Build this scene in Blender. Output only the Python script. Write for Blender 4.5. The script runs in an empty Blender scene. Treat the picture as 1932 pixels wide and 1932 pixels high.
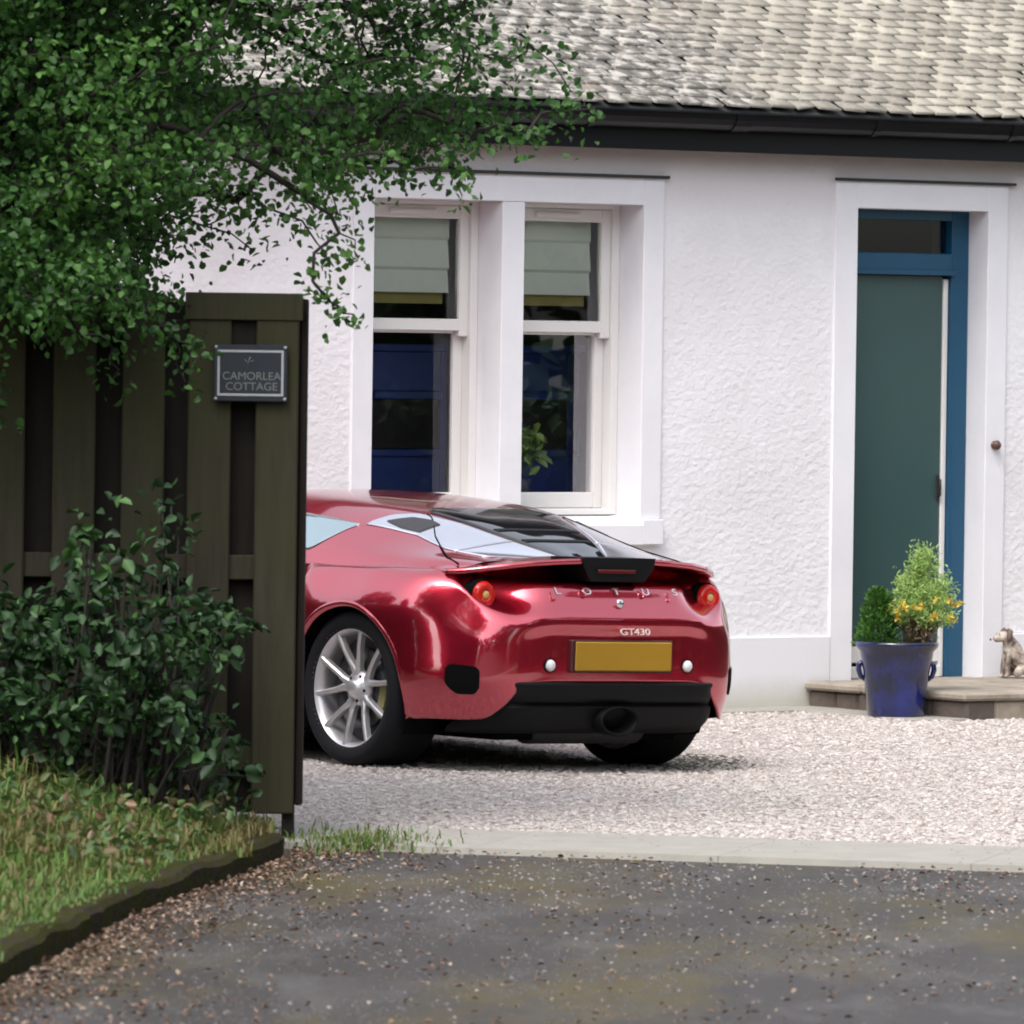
import bpy, math, random
import numpy as np
from mathutils import Vector, Matrix, noise as mnoise
R_ = math.radians
rng = np.random.default_rng(7)
random.seed(7)
S = bpy.context.scene
COL = S.collection
# ------------------------------------------------------------------ camera
EYE = 1.82; FL = 13440.0; PIT = math.atan(311/13440.0); ROLL = 0.0138
_f = Vector((0, math.cos(PIT), -math.sin(PIT))); _r = Vector((1, 0, 0)); _u = _r.cross(_f)
_r2 = _r*math.cos(ROLL)+_u*math.sin(ROLL); _u2 = -_r*math.sin(ROLL)+_u*math.cos(ROLL)
cd = bpy.data.cameras.new('camera'); cam = bpy.data.objects.new('camera', cd); COL.objects.link(cam)
m = Matrix.Identity(4)
for i, v in enumerate((_r2, _u2, -_f)):
    for j in range(3): m[j][i] = v[j]
m.translation = (0, 0, EYE)
cam.matrix_world = m
cd.sensor_width = 36; cd.lens = FL/1932*36; cd.clip_start = 0.5; cd.clip_end = 2000
cd.dof.use_dof = True; cd.dof.focus_distance = 31.6; cd.dof.aperture_fstop = 9.0
S.camera = cam
# ------------------------------------------------------------------ sky, sun, exposure
w = bpy.data.worlds.new('World'); S.world = w; w.use_nodes = True
nt = w.node_tree; nt.nodes.clear()
sky = nt.nodes.new('ShaderNodeTexSky'); sky.sky_type = 'NISHITA'; sky.sun_disc = False
SUN_EL, SUN_AZ = 56.0, 205.0      # azimuth clockwise from +Y
sky.sun_elevation = R_(SUN_EL); sky.sun_rotation = R_(SUN_AZ); sky.dust_density = 3.0; sky.air_density = 1.0
hs = nt.nodes.new('ShaderNodeHueSaturation'); hs.inputs['Saturation'].default_value = 0.35
bg = nt.nodes.new('ShaderNodeBackground'); bg.inputs['Strength'].default_value = 0.15
wo = nt.nodes.new('ShaderNodeOutputWorld')
nt.links.new(sky.outputs[0], hs.inputs['Color']); nt.links.new(hs.outputs[0], bg.inputs['Color']); nt.links.new(bg.outputs[0], wo.inputs['Surface'])
sd = bpy.data.lights.new('sun', 'SUN'); sd.energy = 0.6; sd.angle = R_(18); sd.color = (1, 0.955, 0.91)
so = bpy.data.objects.new('sun', sd); COL.objects.link(so)
_a = R_(SUN_AZ); _e = R_(SUN_EL)
sdir = Vector((math.sin(_a)*math.cos(_e), math.cos(_a)*math.cos(_e), math.sin(_e)))
so.rotation_euler = sdir.to_track_quat('Z', 'Y').to_euler()
S.view_settings.view_transform = 'Standard'; S.view_settings.look = 'None'; S.view_settings.gamma = 1
S.view_settings.exposure = 1.45
S.cycles.filter_width = 1.9; S.cycles.max_bounces = 8; S.cycles.transparent_max_bounces = 16

# ------------------------------------------------------------------ helpers
def at(x, y, d):
    """point at depth d on the sight line through picture position (x, y) of a 1932 px wide picture"""
    v = _f + _r2*((x-966)/FL) - _u2*((y-966)/FL)
    return Vector((0, 0, EYE)) + v*(d/v.y)

def gpt(x, y, z=0.0):
    v = _f + _r2*((x-966)/FL) - _u2*((y-966)/FL)
    return Vector((0, 0, EYE)) + v*((z-EYE)/v.z)

def tag(o, label=None, cat=None, group=None, kind=None):
    if label: o['label'] = label
    if cat: o['category'] = cat
    if group: o['group'] = group
    if kind: o['kind'] = kind
    return o

def empty(name, loc=(0, 0, 0), rz=0.0):
    o = bpy.data.objects.new(name, None); COL.objects.link(o)
    o.location = loc; o.rotation_euler = (0, 0, rz); o.empty_display_size = 0.2
    return o

def mesh_np(name, V, faces_flat, loop_tot, mat, parent=None, smooth=False, attr=None):
    me = bpy.data.meshes.new(name)
    V = np.asarray(V, np.float32); n = len(V)
    me.vertices.add(n); me.vertices.foreach_set('co', V.ravel())
    faces_flat = np.asarray(faces_flat, np.int32); loop_tot = np.asarray(loop_tot, np.int32)
    me.loops.add(len(faces_flat)); me.loops.foreach_set('vertex_index', faces_flat)
    me.polygons.add(len(loop_tot))
    ls = np.concatenate([[0], np.cumsum(loop_tot)[:-1]]).astype(np.int32)
    me.polygons.foreach_set('loop_start', ls); me.polygons.foreach_set('loop_total', loop_tot)
    if smooth: me.polygons.foreach_set('use_smooth', np.ones(len(loop_tot), bool))
    if attr is not None:
        a = me.attributes.new('rnd', 'FLOAT', 'POINT'); a.data.foreach_set('value', np.asarray(attr, np.float32))
    me.update(calc_edges=True); me.validate()
    if mat: me.materials.append(mat)
    o = bpy.data.objects.new(name, me); COL.objects.link(o)
    if parent: o.parent = parent
    return o

class MB:
    def __init__(s): s.v = []; s.f = []; s.sm = []
    def add(s, V, F, smooth=False):
        b = len(s.v); s.v += [tuple(p) for p in V]; s.f += [tuple(i+b for i in f) for f in F]; s.sm += [smooth]*len(F)
        return s
    def box(s, x0, x1, y0, y1, z0, z1, bev=0.0):
        if bev <= 0:
            V = [(x, y, z) for x in (x0, x1) for y in (y0, y1) for z in (z0, z1)]
            return s.add(V, [(0, 1, 3, 2), (4, 6, 7, 5), (0, 4, 5, 1), (2, 3, 7, 6), (0, 2, 6, 4), (1, 5, 7, 3)])
        b = min(bev, (x1-x0)*.45, (y1-y0)*.45, (z1-z0)*.45)
        V = []; idx = {}
        X = (x0, x1); Y = (y0, y1); Z = (z0, z1); sg = (1, -1)
        for i in (0, 1):
            for j in (0, 1):
                for k in (0, 1):
                    for ax in range(3):
                        p = [X[i]+sg[i]*b, Y[j]+sg[j]*b, Z[k]+sg[k]*b]
                        p[ax] = (X, Y, Z)[ax][(i, j, k)[ax]]
                        idx[i, j, k, ax] = len(V); V.append(tuple(p))
        F = []
        for i in (0, 1):
            F.append(tuple(idx[i, j, k, 0] for j, k in ((0, 0), (0, 1), (1, 1), (1, 0))))
            F.append(tuple(idx[j, i, k, 1] for j, k in ((0, 0), (1, 0), (1, 1), (0, 1))))
            F.append(tuple(idx[j, k, i, 2] for j, k in ((0, 0), (0, 1), (1, 1), (1, 0))))
        for a in (0, 1):
            for c in (0, 1):
                F.append((idx[0, a, c, 1], idx[1, a, c, 1], idx[1, a, c, 2], idx[0, a, c, 2]))
                F.append((idx[a, 0, c, 0], idx[a, 1, c, 0], idx[a, 1, c, 2], idx[a, 0, c, 2]))
                F.append((idx[a, c, 0, 0], idx[a, c, 1, 0], idx[a, c, 1, 1], idx[a, c, 0, 1]))
                for k in (0, 1): F.append((idx[a, c, k, 0], idx[a, c, k, 1], idx[a, c, k, 2]))
        F = list(dict.fromkeys(F))
        return s.add(V, F)
    def tube(s, pts, rad, n=8, caps=True):
        pts = [Vector(p) for p in pts]
        if not hasattr(rad, '__len__'): rad = [rad]*len(pts)
        V = []; F = []; pn = None
        for i, p in enumerate(pts):
            d = (pts[min(i+1, len(pts)-1)]-pts[max(i-1, 0)]).normalized()
            a = d.orthogonal().normalized() if pn is None else (pn-d*pn.dot(d)).normalized()
            pn = a; b = d.cross(a)
            for k in range(n):
                t = 2*math.pi*k/n
                V.append(p+(a*math.cos(t)+b*math.sin(t))*rad[i])
        for i in range(len(pts)-1):
            for k in range(n):
                F.append((i*n+k, i*n+(k+1) % n, (i+1)*n+(k+1) % n, (i+1)*n+k))
        if caps: F.append(tuple(range(n))[::-1]); F.append(tuple((len(pts)-1)*n+k for k in range(n)))
        return s.add(V, F, True)
    def lathe(s, prof, axis='z', n=40, c=(0, 0, 0), closed=False):
        V = []; F = []; k = len(prof)
        for i in range(n):
            t = 2*math.pi*i/n
            for r, h in prof:
                if axis == 'z': V.append((c[0]+r*math.cos(t), c[1]+r*math.sin(t), c[2]+h))
                elif axis == 'x': V.append((c[0]+h, c[1]+r*math.cos(t), c[2]+r*math.sin(t)))
                else: V.append((c[0]+r*math.cos(t), c[1]+h, c[2]+r*math.sin(t)))
        for i in range(n):
            for j in range(k if closed else k-1):
                j2 = (j+1) % k
                F.append((i*k+j, ((i+1) % n)*k+j, ((i+1) % n)*k+j2, i*k+j2))
        return s.add(V, F, True)
    def poly(s, pts, d):
        """extrude a polygon by vector d"""
        d = Vector(d); P = [Vector(p) for p in pts]; n = len(P)
        V = P+[p+d for p in P]
        F = [tuple(range(n)), tuple(range(2*n-1, n-1, -1))]+[(i, (i+1) % n, n+(i+1) % n, n+i) for i in range(n)]
        return s.add(V, F)
    def build(s, name, mat, parent=None, recalc=True):
        me = bpy.data.meshes.new(name); me.from_pydata(s.v, [], s.f); me.update()
        me.polygons.foreach_set('use_smooth', s.sm)
        if recalc:
            import bmesh
            bm = bmesh.new(); bm.from_mesh(me); bmesh.ops.recalc_face_normals(bm, faces=bm.faces); bm.to_mesh(me); bm.free()
        if mat: me.materials.append(mat)
        o = bpy.data.objects.new(name, me); COL.objects.link(o)
        if parent: o.parent = parent
        return o

def text_mesh(name, txt, size, mat, parent, mtx, depth=0.002, spacing=1.0, align='CENTER', off=0.0):
    cu = bpy.data.curves.new('t', 'FONT'); cu.body = txt; cu.size = size; cu.extrude = depth; cu.align_x = align; cu.align_y = 'CENTER'
    cu.space_character = spacing; cu.offset = off
    to = bpy.data.objects.new('t', cu); COL.objects.link(to)
    dg = bpy.context.evaluated_depsgraph_get(); me = bpy.data.meshes.new_from_object(to.evaluated_get(dg))
    bpy.data.objects.remove(to); bpy.data.curves.remove(cu)
    me.transform(mtx); me.materials.clear(); me.materials.append(mat)
    o = bpy.data.objects.new(name, me); COL.objects.link(o); o.parent = parent
    return o

# ------------------------------------------------------------------ materials
class Mat:
    def __init__(s, name):
        s.m = bpy.data.materials.new(name); s.m.use_nodes = True; s.t = s.m.node_tree; s.n = s.t.nodes; s.l = s.t.links
        s.b = s.n['Principled BSDF']
        s.co = s.n.new('ShaderNodeTexCoord')
    def set(s, **k):
        for a, v in k.items():
            inp = s.b.inputs[a.replace('_', ' ')]
            inp.default_value = (*v, 1) if isinstance(v, tuple) and len(v) == 3 else v
        return s
    def noise(s, scale, detail=4, rough=0.6, stretch=None, src='Object'):
        t = s.n.new('ShaderNodeTexNoise'); t.inputs['Scale'].default_value = scale; t.inputs['Detail'].default_value = detail; t.inputs['Roughness'].default_value = rough
        if stretch:
            mp = s.n.new('ShaderNodeMapping'); mp.inputs['Scale'].default_value = stretch
            s.l.new(s.co.outputs[src], mp.inputs[0]); s.l.new(mp.outputs[0], t.inputs['Vector'])
        else: s.l.new(s.co.outputs[src], t.inputs['Vector'])
        return t.outputs['Fac']
    def voro(s, scale, feature='F1', out='Distance', rnd=1.0):
        t = s.n.new('ShaderNodeTexVoronoi'); t.feature = feature; t.inputs['Scale'].default_value = scale; t.inputs['Randomness'].default_value = rnd
        s.l.new(s.co.outputs['Object'], t.inputs['Vector']); return t.outputs[out]
    def attr(s, name='rnd'):
        t = s.n.new('ShaderNodeAttribute'); t.attribute_name = name; return t.outputs['Fac']
    def ramp(s, fac, stops, interp='LINEAR'):
        t = s.n.new('ShaderNodeValToRGB'); t.color_ramp.interpolation = interp; e = t.color_ramp.elements
        while len(e) < len(stops): e.new(0.5)
        for i, (p, c) in enumerate(stops):
            e[i].position = p; e[i].color = (*c, 1) if hasattr(c, '__len__') else (c, c, c, 1)
        s.l.new(fac, t.inputs[0]); return t.outputs[0]
    def mix(s, fac, a, b, blend='MIX'):
        t = s.n.new('ShaderNodeMix'); t.data_type = 'RGBA'; t.blend_type = blend
        for inp, v in ((t.inputs[0], fac), (t.inputs[6], a), (t.inputs[7], b)):
            if isinstance(v, (int, float)): inp.default_value = v
            elif isinstance(v, tuple): inp.default_value = (*v, 1)
            else: s.l.new(v, inp)
        return t.outputs[2]
    def math(s, op, a, b=0.0):
        t = s.n.new('ShaderNodeMath'); t.operation = op
        for inp, v in ((t.inputs[0], a), (t.inputs[1], b)):
            if isinstance(v, (int, float)): inp.default_value = v
            else: s.l.new(v, inp)
        return t.outputs[0]
    def color(s, c): s.l.new(c, s.b.inputs['Base Color']); return s
    def rough(s, c): s.l.new(c, s.b.inputs['Roughness']); return s
    def bump(s, h, strength=0.5, dist=0.01):
        t = s.n.new('ShaderNodeBump'); t.inputs['Strength'].default_value = strength; t.inputs['Distance'].default_value = dist
        s.l.new(h, t.inputs['Height']); s.l.new(t.outputs[0], s.b.inputs['Normal']); return s
    def sep(s, ax='Z', src='Object'):
        t = s.n.new('ShaderNodeSeparateXYZ'); s.l.new(s.co.outputs[src], t.inputs[0]); return t.outputs[ax]

def simple(name, col, rough=0.5, var=0.12, scale=20, bump=0.0, **k):
    m = Mat(name); m.set(Roughness=rough, **k)
    n = m.noise(scale)
    m.color(m.mix(n, tuple(c*(1-var) for c in col), tuple(min(1, c*(1+var)) for c in col)))
    if bump: m.bump(m.noise(scale*4), bump, 0.004)
    return m.m

# harled (roughcast) wall
mm = Mat('harling'); n1 = mm.noise(20, 3, 0.5, (1, 1, 1.5)); n2 = mm.noise(70, 4, 0.6); n3 = mm.noise(1.3, 5, 0.65); v1 = mm.voro(38, 'SMOOTH_F1')
h = mm.math('ADD', mm.math('MULTIPLY', n1, 1.0), mm.math('ADD', mm.math('MULTIPLY', n2, 0.35), mm.math('MULTIPLY', v1, -0.45)))
c = mm.ramp(n3, [(0.3, (0.66, 0.64, 0.65)), (0.6, (0.74, 0.725, 0.745))])
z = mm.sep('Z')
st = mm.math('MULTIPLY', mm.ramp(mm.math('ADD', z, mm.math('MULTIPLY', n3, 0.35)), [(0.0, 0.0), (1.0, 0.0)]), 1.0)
eaves_shade = mm.n.new('ShaderNodeMapRange'); eaves_shade.inputs['From Min'].default_value = 2.62; eaves_shade.inputs['From Max'].default_value = 2.95
mm.l.new(mm.math('ADD', z, mm.math('MULTIPLY', n3, 0.25)), eaves_shade.inputs['Value'])
c = mm.mix(mm.math('MULTIPLY', eaves_shade.outputs[0], 0.55), c, (0.42, 0.35, 0.325))  # shadow under the eaves painted into the wall colour as pinkish brown
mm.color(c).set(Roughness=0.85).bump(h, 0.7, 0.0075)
M_HARL = mm.m
mm = Mat('smooth_render'); n3 = mm.noise(2.2, 5, 0.7)
mm.color(mm.ramp(n3, [(0.3, (0.68, 0.67, 0.70)), (0.65, (0.74, 0.73, 0.76))])).set(Roughness=0.7).bump(mm.noise(40, 3), 0.15, 0.004)
M_SMOOTH = mm.m
mm = Mat('plinth_paint'); n3 = mm.noise(2.5, 5, 0.7); zz = mm.sep('Z')
g_ = mm.n.new('ShaderNodeMapRange'); g_.inputs['From Min'].default_value = 0.12; g_.inputs['From Max'].default_value = -0.02
mm.l.new(mm.math('ADD', zz, mm.math('MULTIPLY', n3, -0.12)), g_.inputs['Value'])
mm.color(mm.mix(mm.math('MULTIPLY', g_.outputs[0], 0.7), (0.69, 0.68, 0.705), (0.42, 0.40, 0.31))).set(Roughness=0.8).bump(mm.noise(50, 3), 0.2, 0.005)
M_PLINTH = mm.m
M_FRAME = simple('cream_window_paint', (0.70, 0.68, 0.66), 0.35, 0.03, 6)
M_DARKGAP = simple('dark_gap', (0.03, 0.03, 0.03), 0.9)
M_BLIND = simple('pale_green_blind', (0.80, 0.86, 0.76), 0.9, 0.03, 30)
M_BLINDLOW = simple('olive_blind_lining', (0.30, 0.26, 0.09), 0.9, 0.08, 30)
M_ROOM = simple('room_plaster', (0.30, 0.29, 0.27), 0.9)
M_BLUEREFL = simple('reflected_blue', (0.03, 0.075, 0.34), 0.4, 0.2, 5)  # blue of a reflected vehicle, used on the props behind the panes
M_DARKREFL = simple('reflected_dark', (0.012, 0.012, 0.016), 0.7)  # dark part of the same reflection, painted on the props
M_DOOR = simple('dark_teal_door_paint', (0.034, 0.073, 0.072), 0.35, 0.06, 3)
M_BLUE = simple('blue_door_frame_paint', (0.003, 0.060, 0.125), 0.35, 0.12, 6)
M_GUTTER = simple('black_gutter_plastic', (0.003, 0.003, 0.005), 0.4, 0.2, 8, Specular_IOR_Level=.3)
M_BLACKMETAL = simple('black_metal', (0.02, 0.018, 0.018), 0.4)
mm = Mat('window_glass'); mm.n.remove(mm.b)
tr = mm.n.new('ShaderNodeBsdfTransparent'); tr.inputs[0].default_value = (0.97, 0.98, 0.97, 1)
gl = mm.n.new('ShaderNodeBsdfGlossy'); gl.inputs['Roughness'].default_value = 0.01
fr = mm.n.new('ShaderNodeFresnel'); fr.inputs[0].default_value = 1.6
ms = mm.n.new('ShaderNodeMixShader'); mm.l.new(fr.outputs[0], ms.inputs[0]); mm.l.new(tr.outputs[0], ms.inputs[1]); mm.l.new(gl.outputs[0], ms.inputs[2])
mm.l.new(ms.outputs[0], mm.n['Material Output'].inputs['Surface']); M_GLASS = mm.m
# slates
mm = Mat('lichened_slate'); r = mm.attr(); big = mm.noise(1.1, 4, 0.6); fine = mm.noise(28, 4, 0.7); spots = mm.noise(13, 3, 0.6)
base = mm.mix(r, (0.19, 0.175, 0.145), (0.41, 0.38, 0.315))
base = mm.mix(mm.ramp(fine, [(0.42, 0.0), (0.7, 1.0)]), base, (0.30, 0.27, 0.22))
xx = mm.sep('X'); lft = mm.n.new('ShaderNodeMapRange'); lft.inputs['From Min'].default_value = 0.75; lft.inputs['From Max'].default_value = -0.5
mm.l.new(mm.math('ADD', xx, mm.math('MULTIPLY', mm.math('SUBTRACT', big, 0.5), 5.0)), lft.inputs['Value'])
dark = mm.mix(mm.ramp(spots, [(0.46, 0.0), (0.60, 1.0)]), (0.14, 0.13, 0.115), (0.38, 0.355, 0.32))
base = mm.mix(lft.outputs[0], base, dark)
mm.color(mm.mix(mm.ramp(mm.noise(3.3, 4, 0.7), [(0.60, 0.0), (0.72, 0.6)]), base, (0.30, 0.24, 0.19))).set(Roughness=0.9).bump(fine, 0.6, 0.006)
M_SLATE = mm.m
# ground
mm = Mat('gravel_ground'); r = mm.voro(60, 'F1', 'Color'); sv = mm.n.new('ShaderNodeSeparateColor'); mm.l.new(r, sv.inputs[0])
mm.color(mm.ramp(sv.outputs[0], [(0, (0.26, 0.22, 0.20)), (0.4, (0.42, 0.37, 0.34)), (1, (0.62, 0.57, 0.54))])).set(Roughness=0.9).bump(mm.voro(60), 1.0, 0.02)
M_GRAV = mm.m
mm = Mat('gravel_stones'); r = mm.attr()
mm.color(mm.ramp(r, [(0.0, (0.18, 0.13, 0.10)), (0.06, (0.30, 0.245, 0.215)), (0.25, (0.38, 0.335, 0.305)), (0.7, (0.43, 0.385, 0.355)), (1, (0.55, 0.50, 0.47))])).set(Roughness=0.85)
M_STONES = mm.m
M_STONES2 = simple('dull_stones', (0.26, 0.235, 0.22), 0.85, 0.5, 40)
mm = Mat('asphalt'); n = mm.noise(160, 3, 0.7); b2 = mm.noise(1.1, 4, 0.6, (1, 0.35, 1)); b3 = mm.noise(7, 4, 0.7, (1, 0.5, 1))
ca0 = mm.ramp(mm.noise(2.3, 5, .7, (1, .4, 1)), [(0.5, 0.0), (0.68, 0.8)])
ca = mm.mix(ca0, mm.mix(n, (0.018, 0.015, 0.014), (0.062, 0.053, 0.048)), mm.mix(n, (0.05, 0.046, 0.045), (0.13, 0.12, 0.115)))
msk = mm.ramp(mm.math('ADD', mm.math('MULTIPLY', b2, 0.7), mm.math('MULTIPLY', b3, 0.3)), [(0.48, 0.0), (0.63, 0.8)])
ca = mm.mix(msk, ca, (0.078, 0.060, 0.011))
mm.color(ca).set(Roughness=0.6, Specular_IOR_Level=.3).bump(n, 0.8, 0.006)
M_ASPH = mm.m
M_CONC = simple('concrete_edging', (0.29, 0.275, 0.24), 0.85, 0.22, 7, 0.5)
mm = Mat('mossy_kerb_concrete'); n = mm.noise(9, 6, .75); n2 = mm.noise(38, 4, .7)
mm.color(mm.mix(mm.ramp(n, [(0.42, 0.0), (0.56, 1.0)]), mm.mix(n2, (0.020, 0.015, 0.010), (0.055, 0.045, 0.036)), mm.mix(n2, (0.022, 0.020, 0.006), (0.050, 0.052, 0.014)))).set(Roughness=1.0, Specular_IOR_Level=.05).bump(n2, 1.0, 0.02)
M_KERB = mm.m
mm = Mat('bank_soil'); n = mm.noise(7, 5, 0.7)
mm.color(mm.ramp(n, [(0.35, (0.035, 0.028, 0.015)), (0.5, (0.07, 0.055, 0.025)), (0.65, (0.05, 0.075, 0.02))])).set(Roughness=0.95).bump(n, 1, 0.03)
M_SOIL = mm.m
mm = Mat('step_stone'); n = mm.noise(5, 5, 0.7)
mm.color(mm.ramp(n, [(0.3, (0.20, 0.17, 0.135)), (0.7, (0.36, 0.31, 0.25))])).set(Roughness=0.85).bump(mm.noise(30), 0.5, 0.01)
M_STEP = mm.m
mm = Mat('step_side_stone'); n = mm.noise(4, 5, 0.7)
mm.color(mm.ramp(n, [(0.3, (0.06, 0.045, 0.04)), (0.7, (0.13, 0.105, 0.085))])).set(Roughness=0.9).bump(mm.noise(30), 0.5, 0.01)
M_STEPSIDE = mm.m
# fence wood
mm = Mat('weathered_fence_board'); n = mm.noise(3, 5, 0.65, (14, 14, 1)); n2 = mm.noise(1.6, 4, 0.6)
cw = mm.mix(n, (0.012, 0.010, 0.007), (0.052, 0.046, 0.030)); cw = mm.mix(mm.ramp(n2, [(0.35, 0.0), (0.65, 0.8)]), cw, (0.032, 0.033, 0.013))
mm.color(cw).set(Roughness=0.85).bump(n, 0.5, 0.004)
mm.set(Specular_IOR_Level=.2); M_WOOD = mm.m
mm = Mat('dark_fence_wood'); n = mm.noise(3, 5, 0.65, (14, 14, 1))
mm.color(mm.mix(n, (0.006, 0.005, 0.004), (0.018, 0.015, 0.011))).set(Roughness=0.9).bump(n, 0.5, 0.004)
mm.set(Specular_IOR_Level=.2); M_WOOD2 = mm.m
M_SIGN = simple('dark_slate_sign', (0.012, 0.016, 0.024), 0.35, 0.2)
M_SIGNW = simple('sign_silver_paint', (0.30, 0.31, 0.32), 0.5)
M_BARK = simple('dark_bark', (0.018, 0.014, 0.011), 0.9, 0.4, 30, 0.6)

def leafmat(name, stops, rough=0.45, trans=0.25):
    m = Mat(name); c = m.ramp(m.attr(), stops); m.color(c).set(Roughness=rough)
    t = m.n.new('ShaderNodeBsdfTranslucent'); m.l.new(c, t.inputs[0])
    x = m.n.new('ShaderNodeMixShader'); x.inputs[0].default_value = trans
    m.l.new(m.b.outputs[0], x.inputs[1]); m.l.new(t.outputs[0], x.inputs[2]); m.l.new(x.outputs[0], m.n['Material Output'].inputs['Surface'])
    return m.m
M_LEAF = leafmat('tree_leaves', [(0, (0.018, 0.060, 0.012)), (0.5, (0.040, 0.120, 0.020)), (0.93, (0.085, 0.20, 0.035)), (0.975, (0.30, 0.22, 0.06)), (1, (0.30, 0.13, 0.05))], 0.6, 0.4)
M_BUSH = leafmat('shrub_leaves', [(0, (0.007, 0.024, 0.006)), (0.6, (0.018, 0.058, 0.012)), (1, (0.055, 0.14, 0.025))], 0.6, 0.12)
M_GRASS = leafmat('grass_blades', [(0, (0.045, 0.11, 0.018)), (0.42, (0.10, 0.20, 0.03)), (0.6, (0.13, 0.13, 0.035)), (1, (0.22, 0.155, 0.07))], 0.6, 0.3)
M_WOODLAND = leafmat('woodland_leaves', [(0, (0.015, 0.035, 0.012)), (1, (0.045, 0.09, 0.03))], 0.7, 0.1)
M_LITTER = leafmat('fallen_leaves', [(0, (0.05, 0.03, 0.018)), (0.4, (0.15, 0.085, 0.05)), (0.8, (0.26, 0.17, 0.115)), (1, (0.38, 0.32, 0.25))], 0.7, 0.1)

# ------------------------------------------------------------------ scatter meshes
def unit(v): return v/np.maximum(np.linalg.norm(v, axis=-1, keepdims=True), 1e-9)
def leaves_mesh(name, P, D, size, mat, parent=None, width=0.55, up=0.5, fold=0.18, lobed=False, arr=None):
    """one small folded leaf per point: P base, D direction, size length"""
    n = len(P); D = unit(D); N = unit(rng.normal(size=(n, 3))+np.array([0, 0, up])*1.5)
    Sd = unit(np.cross(D, N)); N = unit(np.cross(Sd, D)); size = np.asarray(size)[:, None]
    wv = width*0.5
    prof = [(0.0, 0, 0), (0.38, -wv, fold), (0.75, -wv*0.72, fold*0.7), (1.0, 0, -0.05), (0.75, wv*0.72, fold*0.7), (0.38, wv, fold)]
    V = np.stack([P+size*(D*a+Sd*b+N*c) for a, b, c in prof], 1).reshape(-1, 3)
    mid = 0
    base = np.arange(n)[:, None]*6
    F = np.concatenate([base+np.array([0, 1, 2, 3])[None], base+np.array([0, 3, 4, 5])[None]], 1).ravel()
    a = rng.random(n) if arr is None else arr
    return mesh_np(name, V, F, np.full(2*n, 4), mat, parent, attr=np.repeat(a, 6))

def stones_mesh(name, P, rad, mat, flat=0.55):
    n = len(P); oc = np.array([(1, 0, 0), (0, 1, 0), (-1, 0, 0), (0, -1, 0), (0, 0, 1), (0.7, 0.7, -.6), (-.7, -.7, -.6)], float)
    oc = np.array([(1, 0, 0), (.3, .95, .1), (-.8, .6, 0), (-.9, -.5, .1), (.2, -1, 0), (.25, .15, 1), (-.3, -.2, .9)], float)
    Q = oc[None]*rad[:, None, None]*rng.uniform(0.7, 1.3, (n, 7, 1)); Q[:, :, 2] *= flat*rng.uniform(.6, 1.3, (n, 1))
    t = rng.uniform(0, 2*math.pi, n); c, s_ = np.cos(t)[:, None], np.sin(t)[:, None]
    X = Q[:, :, 0]*c-Q[:, :, 1]*s_; Y = Q[:, :, 0]*s_+Q[:, :, 1]*c
    V = (np.stack([X, Y, Q[:, :, 2]], 2)+P[:, None]).reshape(-1, 3)
    tri = np.array([(0, 1, 5), (1, 2, 5), (2, 6, 5), (2, 3, 6), (3, 4, 6), (4, 5, 6), (4, 0, 5)])
    F = (np.arange(n)[:, None, None]*7+tri[None]).ravel()
    return mesh_np(name, V, F, np.full(7*n, 3), mat, attr=np.repeat(rng.random(n), 7))

def in_poly(x, y, poly):
    x = np.asarray(x); y = np.asarray(y); r = np.zeros(x.shape, bool); n = len(poly)
    for i in range(n):
        x0, y0 = poly[i]; x1, y1 = poly[(i+1) % n]
        if y0 == y1: continue
        cnd = ((y0 > y) != (y1 > y)) & (x < (x1-x0)*(y-y0)/(y1-y0)+x0)
        r ^= cnd
    return r

# ================================================================== GROUND
def sheet(name, pts, z, mat, sub=0):
    o = MB().add([(p[0], p[1], z) for p in pts], [tuple(range(len(pts)))]).build(name, mat)
    return tag(o, kind='structure')
soil = sheet('ground', [(-400, -300), (400, -300), (400, 700), (-400, 700)], -0.03, M_SOIL)
# slab line (gravel starts behind it); direction across the gateway
SL0 = Vector((-0.494, 25.758, 0)); SL1 = Vector((1.827, 25.147, 0)); sdv = (SL1-SL0).normalized(); snv = Vector((-sdv.y, sdv.x, 0))
def slp(a, b, z=0): p = SL0+sdv*a+snv*b; return Vector((p.x, p.y, z))
def hollow(x, y): return -0.036*np.exp(-((x-.80)/.75)**2-((y-31.9)/1.7)**2)
V = []; F = []; NA_, NB_ = 130, 110
for i in range(NA_):
    for j in range(NB_):
        p = slp(-2.6+6.6*i/(NA_-1), .9+(j/(NB_-1))**1.5*34); V.append((p.x, p.y, float(hollow(p.x, p.y))))
for i in range(NA_-1):
    for j in range(NB_-1): F.append((i*NB_+j, (i+1)*NB_+j, (i+1)*NB_+j+1, i*NB_+j+1))
gravel = tag(MB().add(V, F, True).build('gravel_drive', M_GRAV), kind='structure')
mb = MB()
for k in range(-1, 12):                                   # concrete edging laid in lengths
    x0 = -0.55+k*0.92; x1 = x0+0.918
    if k == -1: continue
    V = [slp(x0, 0, -.03), slp(x1, 0, -.03), slp(x1, .96, -.03), slp(x0, .96, -.03), slp(x0, 0.006, .012), slp(x1, .006, .012), slp(x1, .96, .012), slp(x0, .96, .012)]
    mb.add(V, [(0, 1, 5, 4), (1, 2, 6, 5), (2, 3, 7, 6), (3, 0, 4, 7), (4, 5, 6, 7)])
tag(mb.build('concrete_edging', M_CONC), kind='structure')
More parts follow.
